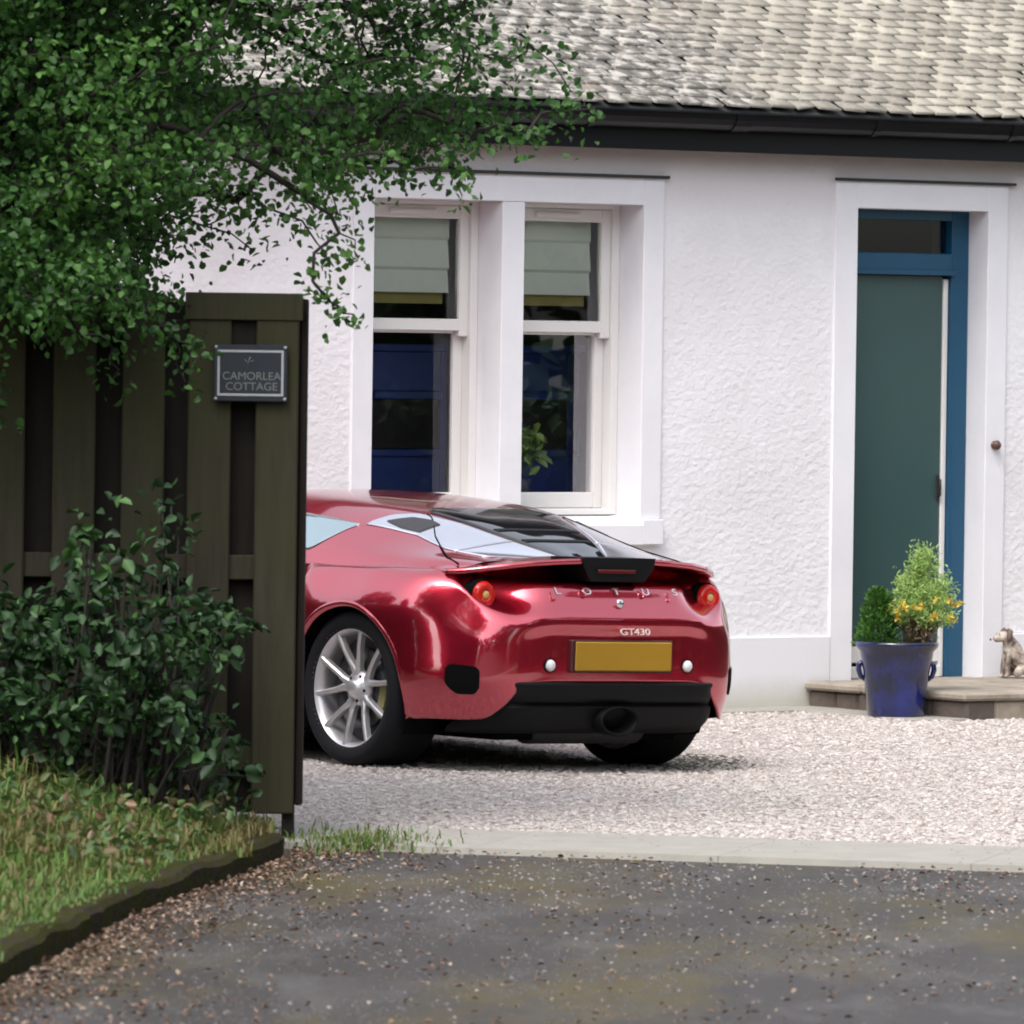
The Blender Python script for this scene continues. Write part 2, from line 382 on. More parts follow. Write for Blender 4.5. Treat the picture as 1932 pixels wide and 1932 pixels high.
# drive
K = [(-0.80, 25.35), (-0.83, 25.167), (-0.95, 24.3), (-1.195, 22.728), (-1.437, 20.214), (-1.60, 17.5), (-2.2, 13.0), (-4.5, 10.0), (-12, 8.5)]
kl = [Vector((x, y, 0)) for x, y in K]
pts = [slp(-0.4, 0.01), slp(9, 0.01), (13, 16, 0), (30, 7, 0), (30, -6, 0), (-30, -6, 0), (-30, 8.6, 0)]+[(p.x, p.y, 0) for p in reversed(kl[1:])]
asph = sheet('asphalt_drive', pts, -0.012, M_ASPH)
# kerb : swept profile
mb = MB(); prof = [(-0.0, -0.03), (0.006, 0.055), (-0.014, 0.074), (-0.09, 0.076), (-0.10, 0.06), (-0.10, -0.03)]
def resample(P, step):
    out = []
    for a, b in zip(P[:-1], P[1:]):
        n = max(1, int((b-a).length/step))
        for i in range(n): out.append(a.lerp(b, i/n))
    return out+[P[-1]]
kr = resample(kl, 0.05); V = []; F = []; npf = len(prof)
for i, p in enumerate(kr):
    d = (kr[min(i+1, len(kr)-1)]-kr[max(i-1, 0)]).normalized(); nn = Vector((-d.y, d.x, 0))
    if i == 0: side = 1
    wob = 0.014*mnoise.noise(p*6)+0.01*mnoise.noise(p*15); ww = 0.02*mnoise.noise(p*2.3+Vector((5, 0, 0)))
    for a, b in prof: V.append(p-nn*(-a*1.0)*1.0+nn*wob+Vector((0, 0, b+(ww if b > 0 else 0))))
for i in range(len(kr)-1):
    for j in range(npf-1): F.append((i*npf+j, i*npf+j+1, (i+1)*npf+j+1, (i+1)*npf+j))
F.append(tuple(range(npf)))
# the kerb's lawn side lies to the left (west) of the line
V = [Vector(v) for v in V]
tag(mb.add(V, F).build('kerb', M_KERB), kind='structure')
# check side: first direction runs towards the viewer, so nn = (-dy,dx) points east; profile uses +a*nn -> a<0 is west.
# bank
mb = MB(); V = []; F = []; nb = 16
kb = resample(kl, 0.3)
for i, p in enumerate(kb):
    for j in range(nb):
        t = j/(nb-1); wd = t**1.4*9.0
        q = Vector((p.x-0.10-wd, p.y+0.0, 0))
        hgt = 0.058+0.22*min(1, wd/1.2)+0.05*mnoise.noise(Vector((q.x*1.7, q.y*1.2, 0)))*min(1, wd*3)
        V.append((q.x, q.y, hgt))
for i in range(len(kb)-1):
    for j in range(nb-1): F.append((i*nb+j, i*nb+j+1, (i+1)*nb+j+1, (i+1)*nb+j))
tag(mb.add(V, F, True).build('grass_bank', M_SOIL), kind='structure')

def kerb_x(y):
    ys = [p.y for p in kl][::-1]; xs = [p.x for p in kl][::-1]
    return np.interp(y, ys, xs)
def bank_h(x, y):
    wd = kerb_x(y)-0.10-x
    return 0.058+0.22*np.minimum(1, wd/1.2)

# gravel stones
n = 85000
Y = rng.uniform(25.9, 37.6, n); X = rng.uniform(-2.4, 4.3, n)*(Y/31.0)
b = (X-SL0.x)*snv.x+(Y-SL0.y)*snv.y
wn = (X-1.291)*-math.sin(R_(36))+(Y-36.193)*math.cos(R_(36))
keep = (b > 0.93+rng.normal(0, 0.03, n)) & (wn < -0.02)
X, Y = X[keep], Y[keep]; rad = rng.uniform(0.005, 0.0145, len(X))
tag(stones_mesh('gravel', np.stack([X, Y, hollow(X, Y)+0.002], 1), rad, M_STONES), 'pale pinkish loose gravel stones covering the drive before the cottage', 'gravel', kind='stuff')
# stray stones on slab and asphalt
n = 3000
a_ = rng.uniform(-0.3, 4.2, n); b_ = -np.abs(rng.exponential(2.1, n))+0.9
P = np.array([slp(a, b) for a, b in zip(a_, b_)]); P = P[(P[:, 1] > 17.5) & (P[:, 0] > kerb_x(P[:, 1])+0.05)]
P[:, 2] = np.where((P[:, 0]-SL0.x)*snv.x+(P[:, 1]-SL0.y)*snv.y > 0, 0.014, -0.010)
P = P[rng.random(len(P)) < np.where(P[:, 2] > 0, 0.20, 1.0)]
tag(stones_mesh('loose_stones', P, rng.uniform(0.003, 0.008, len(P)), M_STONES2), 'stray pale stones strewn over the dark asphalt', 'stones', kind='stuff')
n = 46000
Y = rng.uniform(17.6, 25.8, n); X = rng.uniform(-1.8, 2.2, n); b = (X-SL0.x)*snv.x+(Y-SL0.y)*snv.y; gn = np.array([mnoise.noise(Vector((x*2.2, y*.8, 9))) for x, y in zip(X, Y)])
k = (b < -.01) & (X > kerb_x(Y)+.01) & (rng.random(n) < .42+gn*1.6); X, Y = X[k], Y[k]
tag(stones_mesh('grit', np.stack([X, Y, np.full(len(X), -.011)], 1), rng.uniform(.002, .0055, len(X)), simple('tarmac_grit', (.085, .078, .075), .8, .7, 60), flat=.8), 'coarse grit standing proud of the worn asphalt', 'grit', kind='stuff')
# leaf litter
n = 8500
Y = rng.uniform(17.6, 25.7, n); off = np.where(rng.random(n) < 0.42, np.abs(rng.exponential(0.13, n)), rng.uniform(0, 3.6, n))
X = kerb_x(Y)+0.03+off
b = (X-SL0.x)*snv.x+(Y-SL0.y)*snv.y; k = b < -0.01
clu = np.array([mnoise.noise(Vector((x*1.6, y*0.8, 3))) for x, y in zip(X, Y)])
k &= (off < 0.35) | (rng.random(n) < 0.38+clu*1.5)
X, Y = X[k], Y[k]; D = rng.normal(size=(len(X), 3)); D[:, 2] *= 0.15
tag(leaves_mesh('leaf_litter', np.stack([X, Y, np.full(len(X), 0.002)], 1), D, rng.uniform(0.007, 0.027, len(X)), M_LITTER, width=0.6, up=2.5, fold=0.25),
    'brown fallen leaves and twigs scattered along the kerb and asphalt', 'fallen leaves', kind='stuff')
# grass blades on the bank
def blades(name, X, Y, Z, H, mat, lean=0.5, wid=0.006, arr=None):
    n = len(X); t = rng.uniform(0, 2*math.pi, n); ln = rng.uniform(0.1, 1, n)*lean*H
    d = np.stack([np.cos(t), np.sin(t), np.zeros(n)], 1); sd_ = np.stack([-np.sin(t), np.cos(t), np.zeros(n)], 1)
    B = np.stack([X, Y, Z], 1); up_ = np.array([0, 0, 1.0])
    w_ = (wid*rng.uniform(.6, 1.3, n))[:, None]; H = H[:, None]; ln = ln[:, None]
    V = np.stack([B-sd_*w_*.5, B+sd_*w_*.5, B+d*ln*.3+up_*H*.6-sd_*w_*.4, B+d*ln*.3+up_*H*.6+sd_*w_*.4, B+d*ln+up_*H*(.95-.35*ln/H)], 1).reshape(-1, 3)
    base = np.arange(n)[:, None]*5
    F = np.concatenate([base+[0, 1, 3, 2], base+[2, 3, 4]], 1).ravel()
    return mesh_np(name, V, F, np.tile([4, 3], n), mat, attr=np.repeat(arr, 5))
n = 60000
Y = rng.uniform(17.5, 26.0, n); off = rng.uniform(-0.02, 3.2, n); X = kerb_x(Y)-0.055+0.16*np.array([mnoise.noise(Vector((y*2.1, 4, 0))) for y in Y])-off*0.75
pa = np.array([mnoise.noise(Vector((x*1.3, y*0.7, 0))) for x, y in zip(X, Y)])
dist_f = np.clip((26.0-Y)/4.5, 0, 1)
arr = np.clip(rng.normal(0.35, 0.16, n)+pa*0.7+(1-dist_f)*0.28, 0, 1)
H = rng.uniform(0.03, 0.09, n)*(1+np.clip(pa, 0, 1)*1.5)*(1+(1-dist_f)*0.9)*np.clip(0.45+off, 0.3, 1.2)
tag(blades('grass', X, Y, np.maximum(bank_h(X, Y), .065)-0.01, H, M_GRASS, 1.1, 0.007, arr), 'short green and straw coloured grass covering the bank beside the kerb', 'grass', kind='stuff')
# tufts at post foot and slab corner
n = 900
X = rng.normal(-0.55, 0.13, n); Y = rng.normal(25.95, 0.25, n); arr = rng.uniform(0.3, 0.75, n)
tag(blades('weeds', X, Y, np.full(n, 0.0), rng.uniform(0.02, 0.07, n), M_GRASS, 1.6, 0.006, arr), 'small tuft of weeds where the concrete edging meets the fence post', 'weeds', kind='stuff')

# ================================================================== COTTAGE
WA = R_(36); W0 = Vector((1.291, 36.193, 0))
cot = empty('cottage', W0, WA)
tag(cot, 'single storey white harled cottage with pale slate roof, blue framed door and twin sash windows', 'house')
# local x = along the wall (right), local y = into the house, z up
TL, TR, DEP, HT = -4.35, 9.0, 6.0, 2.96
WX = [(-2.456, -1.687), (-1.551, -0.812)]; WZ0, WZ1 = 0.985, 2.54
DX = (0.561, 1.428); DZ1 = 2.557; TH = 0.45
# wall panels
mb = MB()
def panel(x0, x1, z0, z1):
    mb.box(x0, x1, 0, TH, z0, z1)
S0, S1 = -2.578, -0.685
panel(TL, S0, 0.366, HT); panel(S1, 0.415, 0.366, HT); panel(1.561, TR, 0.366, HT)
panel(S0, S1, 2.682, HT); panel(S0, S1, 0.366, 0.84); panel(0.415, 1.561, 2.70, HT)
mb.box(TL, TL+TH, TH+.001, DEP, -0.05, HT); mb.box(TR-TH, TR, TH+.001, DEP, -0.05, HT); mb.box(TL, TR, DEP+.001, DEP+TH, -0.05, HT)
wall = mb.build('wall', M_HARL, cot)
mb = MB(); PR = 0.014
mb.box(TL-.01, 0.413, -0.020, TH, -0.06, 0.366, 0.004); mb.box(1.563, TR+.01, -0.020, TH, -0.06, 0.364, 0.004)
mb.box(0.413, 1.563, 0.0, TH, -0.06, 0.128)
mb.build('plinth', M_PLINTH, cot)
# gables
for xg in (TL, TR-TH):
    MB().poly([(xg, 0, HT), (xg, DEP+TH, HT), (xg, (DEP+TH)/2, 4.55)], (TH, 0, 0)).build('gable', M_HARL, cot)
# window surround
mb = MB()
mb.box(S0, WX[0][0], -PR, TH, 0.84, 2.68, .003); mb.box(WX[0][1], WX[1][0], -PR, TH, 0.9855, 2.5385, .003); mb.box(WX[1][1], S1, -PR, TH, 0.966, 2.68, .003)
mb.box(WX[0][0], WX[1][1], -PR, TH, 2.54, 2.68, .003)
mb.build('window_surround', M_SMOOTH, cot)
# sloping sill
MB().poly([(WX[0][0]+.0005, -PR-.028, 0.84), (WX[0][0]+.0005, -PR-.028, 0.935), (WX[0][0]+.0005, 0.20, 0.984), (WX[0][0]+.0005, TH, 0.984), (WX[0][0]+.0005, TH, 0.84)], (WX[1][1]-WX[0][0]-.001, 0, 0)).build('window_sill', M_SMOOTH, cot)
mb = MB(); mb.box(WX[1][1], S1, -PR-.028, TH, 0.84, 0.9655, .003); mb.build('sill_end', M_SMOOTH, cot)
mb = MB(); mb.box(S0, WX[0][0], -PR-.028, -PR-.001, 0.84, 0.965, .003); mb.build('sill_end', M_SMOOTH, cot)
mb = MB(); mb.box(WX[0][0]-.04, WX[1][1]+.04, 0.4505, 0.56, 1.02, 1.045, .003); mb.build('window_board', M_FRAME, cot)
mb = MB(); mb.box(S0-.01, S1+.02, -.030, -.0145, 2.674, 2.690); mb.build('drip_strip', M_DARKGAP, cot)
mb = MB(); mb.box(0.405, 1.60, -.030, -.0145, 2.694, 2.709); mb.build('drip_strip', M_DARKGAP, cot)
# door surround
mb = MB()
mb.box(0.415, DX[0], -PR, TH, 0.10, 2.70, .003); mb.box(DX[1], 1.561, -PR, TH, 0.10, 2.70, .003); mb.box(DX[0], DX[1], -PR, TH, DZ1, 2.70, .003)
mb.build('door_surround', M_SMOOTH, cot)
# sash windows
for wi, (x0, x1) in enumerate(WX):
    fr = MB(); y0 = 0.185
    # box frame
    fr.box(x0+.001, x0+.045, y0, y0+.12, WZ0, WZ1, .003); fr.box(x1-.045, x1-.001, y0, y0+.12, WZ0, WZ1, .003)
    fr.box(x0+.045, x1-.045, y0+.001, y0+.12, WZ1-.022, WZ1-.001, .002); fr.box(x0+.045, x1-.045, y0-.02, y0+.12, WZ0, WZ0+.030, .003)
    f_ = fr.build('window', M_FRAME, cot)
    a, b = x0+.045, x1-.045; sw = 0.055
    up = MB(); yu = y0+.018
    up.box(a, a+sw, yu, yu+.045, 1.87, WZ1-.023, .004); up.box(b-sw, b, yu, yu+.045, 1.87, WZ1-.023, .004)
    up.box(a+sw, b-sw, yu+.001, yu+.045, WZ1-.088, WZ1-.024, .004); up.box(a+sw, b-sw, yu-.001, yu+.045, 1.897, 1.955, .004)
    up.build('upper_sash', M_FRAME, f_)
    lo = MB(); yl = yu+.048
    lo.box(a, a+sw, yl, yl+.045, WZ0+.031, 1.935, .004); lo.box(b-sw, b, yl, yl+.045, WZ0+.031, 1.935, .004)
    lo.box(a+sw, b-sw, yl+.001, yl+.045, WZ0+.032, WZ0+.11, .004); lo.box(a+sw, b-sw, yl+.001, yl+.045, 1.885, 1.93, .004)
    lo.build('lower_sash', M_FRAME, f_)
    mb = MB(); mb.box((a+b)/2-.15, (a+b)/2+.13, yu-.014, yu, WZ1-.068, WZ1-.044, .005); mb.build('trickle_vent', M_FRAME, f_)
    g = MB(); g.add([(a+sw-.004, yu+.022, 1.95), (b-sw+.004, yu+.022, 1.95), (b-sw+.004, yu+.022, 2.46), (a+sw-.004, yu+.022, 2.46)], [(0, 1, 2, 3)])
    g.add([(a+sw-.004, yl+.022, WZ0+.10), (b-sw+.004, yl+.022, WZ0+.10), (b-sw+.004, yl+.024, 1.89), (a+sw-.004, yl+.024, 1.89)], [(0, 1, 2, 3)])
    g.build('pane', M_GLASS, f_)
    # roman blind with soft folds
    bl = MB(); zb = [2.50, 2.36, 2.345, 2.21, 2.195, 2.085]; ybs = [.105, .10, .112, .097, .112, .10]
    V = []; bx0, bx1 = x0-.02, b-.065
    for z_, yy in zip(zb, ybs): V += [(bx0, y0+yy, z_), (bx1, y0+yy, z_)]
    for z_, yy in zip(zb[::-1], ybs[::-1]): V += [(bx0, y0+yy+.012, z_), (bx1, y0+yy+.012, z_)]
    k = len(zb)*2
    F = [(2*i, 2*i+1, 2*i+3, 2*i+2) for i in range(k-1)]+[(2*k-2, 2*k-1, 1, 0)]
    bl.add(V, F); bl.build('blind', M_BLIND, f_)
    bl = MB(); bl.box(bx0, bx1-.02, y0+.125, y0+.135, 2.03, 2.14); bl.build('blind_lining', M_BLINDLOW, f_)
# rooms behind (dark, plastered)
mb = MB()
def room(x0, x1, y0, y1, z0, z1):
    V = [(x0, y0, z0), (x1, y0, z0), (x1, y1, z0), (x0, y1, z0), (x0, y0, z1), (x1, y0, z1), (x1, y1, z1), (x0, y1, z1)]
    mb.add(V, [(0, 1, 2, 3), (4, 5, 6, 7), (2, 3, 7, 6), (0, 3, 7, 4), (1, 2, 6, 5)])
room(-3.6, -0.2, TH+.002, 4.2, 0.13, 2.8); room(0.2, 2.2, TH+.002, 4.2, 0.13, 2.9)
mb.build('room', M_ROOM, cot, recalc=False)
# door: recessed blue frame, transom light, leaf
y0 = 0.14
mb = MB()
mb.box(DX[1]-.115, DX[1]-.001, y0, y0+.10, 0.13, DZ1-.001, .004); mb.box(DX[0]+.001, DX[0]+.05, y0, y0+.10, 0.13, DZ1-.001, .004)
mb.box(DX[0]+.05, DX[1]-.115, y0+.001, y0+.10, DZ1-.05, DZ1-.002, .003)
mb.box(DX[0]+.05, DX[1]-.115, y0-.004, y0+.10, 2.225, 2.335, .004); mb.box(DX[0]+.05, DX[1]-.10, y0-.022, y0-.0045, 2.222, 2.250, .004)
dfr = mb.build('door_frame', M_BLUE, cot)
g = MB(); g.add([(DX[0]+.05, y0+.05, 2.335), (DX[1]-.115, y0+.05, 2.335), (DX[1]-.115, y0+.05, 2.51), (DX[0]+.05, y0+.05, 2.51)], [(0, 1, 2, 3)]); g.build('transom_pane', M_GLASS, dfr)
mb = MB(); xl, xr = DX[0]+.052, DX[1]-.150
mb.box(xl, xr, y0+.03, y0+.075, 0.30, 2.22, .003)
door = mb.build('door', M_DOOR, cot)
mb = MB(); mb.box(xr+.002, DX[1]-.117, y0+.022, y0+.08, 0.135, 2.205, .004); mb.build('door_edge_strip', M_FRAME, door)
mb = MB(); mb.box(xl, xr, y0+.02, y0+.078, 0.215, 0.298, .004); mb.box(xl, xr, y0+.0, y0+.078, 0.135, 0.195, .004); mb.build('weather_board', M_FRAME, door)
mb = MB(); mb.tube([(xr-.018, y0+.025, 1.17), (xr-.018, y0+.005, 1.16), (xr-.018, y0+.005, 1.08), (xr-.018, y0+.025, 1.07)], .007); mb.box(xr-.028, xr-.008, y0+.022, y0+.031, 1.05, 1.19, .003); mb.build('handle', M_BLACKMETAL, door)
mb = MB(); mb.box(DX[0], DX[1], 0.02, y0+.11, 0.1285, 0.134); mb.build('threshold', M_STEP, cot)
mb = MB(); mb.lathe([(0.0001, -.055), (.018, -.052), (.026, -.04), (.024, -.03), (.012, -.024), (.012, -.018), (.022, -.0165), (.022, -.012)], 'y', 20, (1.487, 0, 1.345)); mb.build('bell_knob', simple('bronze_knob', (.10, .05, .04), .4), cot)
# eaves: soffit, fascia, gutter
mb = MB(); mb.box(TL-.12, TR+.12, -0.150, -0.125, 2.815, 3.02); mb.box(TL-.12, TR+.12, -0.124, 0.0, 2.935, 2.955); mb.build('fascia_board', M_GUTTER, cot)
mb = MB(); prof = []
for i in range(9):
    t = math.pi*i/8; prof.append((-0.2255-0.072*math.cos(t), 3.005-0.085*math.sin(t)))
prof2 = [(y, z) for y, z in prof]+[(prof[-1][0], 3.02), (prof[-1][0]-.004, 3.02)]+[(-0.2255-0.067*math.cos(math.pi*i/8), 3.007-0.080*math.sin(math.pi*i/8)) for i in range(8, -1, -1)]+[(prof[0][0]-.006, 3.008), (prof[0][0]-.006, 3.000)]
mb.poly([(TL-.15, y, z) for y, z in prof2], (TR-TL+.3, 0, 0)); gut = mb.build('gutter', M_GUTTER, cot)
for k in range(16):
    x = TL+.3+k*0.9
    mb = MB(); pr = [(-0.2255-0.076*math.cos(math.pi*i/8), 3.003-0.089*math.sin(math.pi*i/8)) for i in range(9)]; pr = pr+[(-0.2255-0.0735*math.cos(math.pi*i/8), 3.004-0.0865*math.sin(math.pi*i/8)) for i in range(8, -1, -1)]
    mb.poly([(x, y, z) for y, z in pr], (.035 if k % 4 else .11, 0, 0)); mb.build('gutter_bracket', M_GUTTER, gut)
# roof slates
def roof(side):
    pitch = R_(28); e = 0.094; wdt = 0.150; tx0, tx1 = TL-.14, TR+.14
    y0_, z0_ = -0.20, 3.035; ridge_y = (DEP+TH)/2
    nrow = int((ridge_y-y0_)/math.cos(pitch)/e)+1
    V = []; F = []; A = []
    cp, sp = math.cos(pitch), math.sin(pitch)
    ncol = int((tx1-tx0)/wdt)+1
    for r_ in range(nrow):
        for c_ in range(ncol):
            xo = tx0+c_*wdt+(0.5*wdt if r_ % 2 else 0)+rng.normal(0, .008)
            w_ = wdt-0.015+rng.normal(0, .004); s0 = r_*e+rng.normal(0, .006); ln = e*1.55; th = 0.012+rng.uniform(0, .005)
            lift = 0.006+rng.uniform(0, 0.003); sk = rng.normal(0, .006)
            cut = rng.uniform(.001, .010)
            pts2 = [(xo+cut, s0+sk), (xo+w_-cut, s0-sk), (xo+w_, s0+cut*.7-sk), (xo+w_, s0+ln), (xo, s0+ln), (xo, s0+cut*.7+sk)]
            b = len(V)
            for top in (1, 0):
                for i, (x, s_) in enumerate(pts2):
                    f = min(1, max(0, (s_-s0)/ln)); h_ = (lift+th*top)*(1-f)+(0.001+0.004*top)*f
                    V.append((x, y0_+s_*cp-h_*sp, z0_+s_*sp+h_*cp))
            F += [(b, b+1, b+2, b+3, b+4, b+5)]+[(b+i, b+6+i, b+6+(i+1) % 6, b+(i+1) % 6) for i in (5, 0, 1, 2, 4)]
            A += [rng.random()]*12
    if side:
        V = [(x, 2*ridge_y-y, z) for x, y, z in V]; F = [f[::-1] for f in F]
    lf = [i for f in F for i in f]
    # underlay
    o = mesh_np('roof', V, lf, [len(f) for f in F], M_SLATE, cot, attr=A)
    return o
rf = roof(0); roof(1)
ry = (DEP+TH)/2; zr = 3.03+(ry+.2)*math.tan(R_(28))
mb = MB(); mb.poly([(TL-.13, -.19, 3.02), (TL-.13, ry, zr-.012), (TL-.13, 2*ry+.19, 3.02), (TL-.13, 2*ry+.19, 2.98), (TL-.13, ry, zr-.09), (TL-.13, -.19, 2.98)], (TR-TL+.26, 0, 0)); mb.build('roof_deck', M_DARKGAP, cot)
mb = MB(); mb.tube([(TL-.15, ry, zr+.0), (TR+.15, ry, zr+.0)], .07, 12); mb.build('ridge', simple('ridge_stone', (.3, .27, .23), .8), cot)
mb = MB(); mb.box(7.6, 8.3, ry-.35, ry+.35, zr-.4, zr+.9, .02); mb.box(7.55, 8.35, ry-.4, ry+.4, zr+.901, zr+1.0, .02); ch = mb.build('chimney', M_HARL, cot)
for dx in (-.17, .17):
    mb = MB(); mb.lathe([(.10, 0), (.11, .05), (.085, .08), (.095, .32), (.11, .36), (.08, .36), (.075, 0.02)], 'z', 16, (7.95+dx, ry, zr+1.0)); mb.build('chimney_pot', simple('clay_pot', (.4, .18, .1), .8), ch)

# inside the windows
def cl(x, y, z): return cot_m @ Vector((x, y, z))
cot_m = Matrix.Translation(W0) @ Matrix.Rotation(WA, 4, 'Z')
def local_thing(name, x, y, z, rz=0): return empty(name, cl(x, y, z), WA+rz)
for (xa, xb), lb in (((-1.82, 0), 'blue prop with black panel standing in for a reflection in the left sash window'), ((-.90, 0), 'blue prop with black panel standing in for a reflection in the right sash window, behind the pot plant')):
    c_ = local_thing('reflection_prop', xa, 1.0, 0.13); tag(c_, lb, 'reflection_prop', 'blue reflection props behind the panes')  # blue shape added in place of a vehicle reflected in the glass
    mb = MB(); Wd = 0.56 if xa < -1.5 else .45
    mb.box(0, .07, 0, .5, 0, 1.66, .004); mb.box(Wd-.07, Wd, 0, .5, 0, 1.66, .004); mb.box(.07, Wd-.07, .001, .5, 1.46, 1.66, .004); mb.box(-.02, Wd+.02, -.03, .5, 1.661, 1.70, .006)
    mb.box(.07, Wd-.07, -.02, .5, 1.42, 1.46, .006); mb.box(.07, Wd-.07, .0, .5, 0, 1.16, .004); mb.box(0, Wd, -.02, -.001, 1.13, 1.165, .004)
    mb.build('blue_outline', M_BLUEREFL, c_)
    mb = MB(); mb.box(.0705, Wd-.0705, .012, .03, 1.17, 1.419); mb.build('dark_fill', M_DARKREFL, c_)
# pot plant on inner ledge
hp = local_thing('house_plant', -1.19, 0.50, 1.046); tag(hp, 'small green house plant just inside the right sash window', 'plant')
mb = MB(); mb.lathe([(.0001, 0), (.045, 0), (.06, .11), (.055, .11), (.042, .01)], 'z', 20); mb.build('pot', simple('dark_pot', (.02, .03, .06), .5), hp)
n = 90; P = rng.normal(0, .05, (n, 3))*[1, .7, 1.1]+[0.02, 0, .26]; hpl = leaves_mesh('foliage', P, rng.normal(size=(n, 3)), rng.uniform(.05, .09, n), leafmat('house_plant_leaves', [(0, (.05, .12, .03)), (1, (.25, .38, .08))]), hp, .5)
mb = MB(); mb.tube([(0, 0, .1), (.0, 0, .2), (.02, 0, .27)], .006); mb.build('stem', M_BARK, hp)
jar = MB().lathe([(.0001, 0), (.028, 0), (.03, .02), (.03, .055), (.022, .065), (.022, .075), (.0001, .075)], 'z', 20).build('jar', simple('white_ceramic', (.7, .72, .75), .3))
jar.location = cl(-1.245, 0.49, 1.046); tag(jar, 'small white jar in the lower left corner of the right sash window', 'jar')

# step platform beside the door
stp = empty('stone_step', cl(0.25, -1.30, 0), WA); tag(stp, 'low brown stone step slab in front of the blue door, dark along its left side', 'step')
mb = MB(); rr = random.Random(3)
x0, x1, yb = 0.0, 5.5, 1.279
# worn irregular edged slab: slab top in flags, side masonry
yy = 0.0
while yy < yb-.01:
    l = min(rr.uniform(.30, .5), yb-yy)
    if yb-yy-l < .15: l = yb-yy
    xx_ = 0.0
    while xx_ < x1:
        w_ = rr.uniform(.6, .9); mb.box(xx_-.012 if xx_ == 0 else xx_, xx_+w_-.006, yy-(.014 if yy == 0 else 0), yy+l-.006, 0.095, 0.138+rr.uniform(-.003, .003), .012); xx_ += w_
    yy += l
mb.build('top_slab', M_STEP, stp)
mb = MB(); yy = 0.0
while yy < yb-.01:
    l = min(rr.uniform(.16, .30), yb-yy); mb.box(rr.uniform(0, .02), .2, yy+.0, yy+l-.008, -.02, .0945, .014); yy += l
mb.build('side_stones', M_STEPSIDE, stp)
mb = MB(); xx_ = 0.205
while xx_ < x1:
    l = rr.uniform(.18, .36); mb.box(xx_, xx_+l-.008, rr.uniform(0, .012), .25, -.02, .094, .014); xx_ += l
mb.build('front_stones', M_STEP, stp)
# paved margin at the wall foot
mb = MB(); xx_ = -3.9
while xx_ < 0.28:
    l = 0.6; mb.box(xx_, xx_+l-.006, -0.34, -.021, -.03, .012, .004); xx_ += l
mb.box(-.05, .30, -1.30, -.345, -.03, .010, .004)
o = mb.build('paved_margin', M_CONC); o.matrix_world = cot_m; tag(o, kind='structure')

# blue pot
pot = empty('plant_pot', (1.925, 35.46, 0.008)); tag(pot, 'glazed dark blue flared pot with small handles standing by the stone step', 'plant pot')
mm = Mat('cobalt_glaze'); mm.color(mm.mix(mm.ramp(mm.noise(4, 4), [(0.4, 0), (0.65, 1)]), (0.003, 0.007, 0.028), (0.008, 0.018, 0.15))).set(Roughness=0.12, Coat_Weight=0.6, Coat_Roughness=0.075)
M_GLAZE = mm.m
MB().lathe([(.0001, 0), (.135, 0), (.142, .01), (.150, .10), (.166, .22), (.182, .30), (.186, .325), (.205, .345), (.212, .36), (.210, .372), (.196, .374), (.180, .35), (.172, .30), (.0001, .30)], 'z', 56).build('bowl', M_GLAZE, pot)
for s_ in (-1, 1):
    mb = MB(); mb.tube([(s_*.164, 0, .275), (s_*.186, 0, .258), (s_*.188, 0, .232), (s_*.178, 0, .20), (s_*.152, 0, .178)], [.012, .014, .014, .013, .010], 10); mb.build('handle', M_GLAZE, pot)
MB().lathe([(.0001, .335), (.176, .333)], 'z', 24).build('soil', simple('pot_soil', (.04, .03, .02), .95), pot)
PB = pot.location
# dark green shrub in pot
sh = empty('dwarf_conifer', PB+Vector((-.095, 0, .335))); tag(sh, 'small dark green bushy shrub on the left side of the blue pot', 'shrub')
n = 1500; hh = rng.uniform(0, 1, n)**.9; rr_ = (0.105*(1-hh)**.55+0.015)*rng.uniform(.35, 1.0, n); t = rng.uniform(0, 2*math.pi, n)
P = np.stack([rr_*np.cos(t), rr_*np.sin(t), .0+hh*.29], 1); D = np.stack([np.cos(t)*.8, np.sin(t)*.8, np.full(n, .9)], 1)+rng.normal(0, .35, (n, 3))
leaves_mesh('foliage', P, D, rng.uniform(.018, .038, n), leafmat('conifer_leaves', [(0, (.03, .10, .015)), (1, (.09, .22, .035))]), sh, .45)
MB().tube([(0, 0, 0), (0, 0, .22)], .008).build('stem', M_BARK, sh)
# feathery yellow flowering plant
fp = empty('flowering_plant', PB+Vector((.07, .01, .335))); tag(fp, 'feathery lime green plant with yellow flowers leaning out of the right side of the pot', 'plant')
st_ = MB(); PP = []; DD = []; FP = []
for i in range(85):
    t = random.uniform(0, 2*math.pi); rr2 = random.random()**.5
    ex = Vector((math.cos(t)*.185*rr2+.065, math.sin(t)*.15*rr2, .14+(1-rr2**2)*.30+random.uniform(-.04, .09)))
    if random.random() < .07: ex.z += .07
    ex.z = max(ex.z, .12)
    a = Vector((random.uniform(-.03, .03), random.uniform(-.03, .03), 0)); mdl = a.lerp(ex, .5)+Vector((0, 0, .04))
    pts_ = [a, a.lerp(mdl, .6), mdl, mdl.lerp(ex, .6), ex]; st_.tube(pts_, [.003, .0025, .002, .0015, .001], 4)
    for k in range(70):
        f = random.uniform(.45, 1.05); q = mdl.lerp(ex, max(0, (f-.45)/.55)); PP.append(q+Vector((random.gauss(0, .014), random.gauss(0, .014), random.gauss(0, .016))))
        DD.append((random.gauss(0, 1), random.gauss(0, 1), random.gauss(.7, .8)))
    if ex.z < .26: FP.append(ex+Vector((random.uniform(-.02, .02), -.02, 0)))
st_.build('stem', simple('plant_stem', (.16, .14, .07), .7), fp)
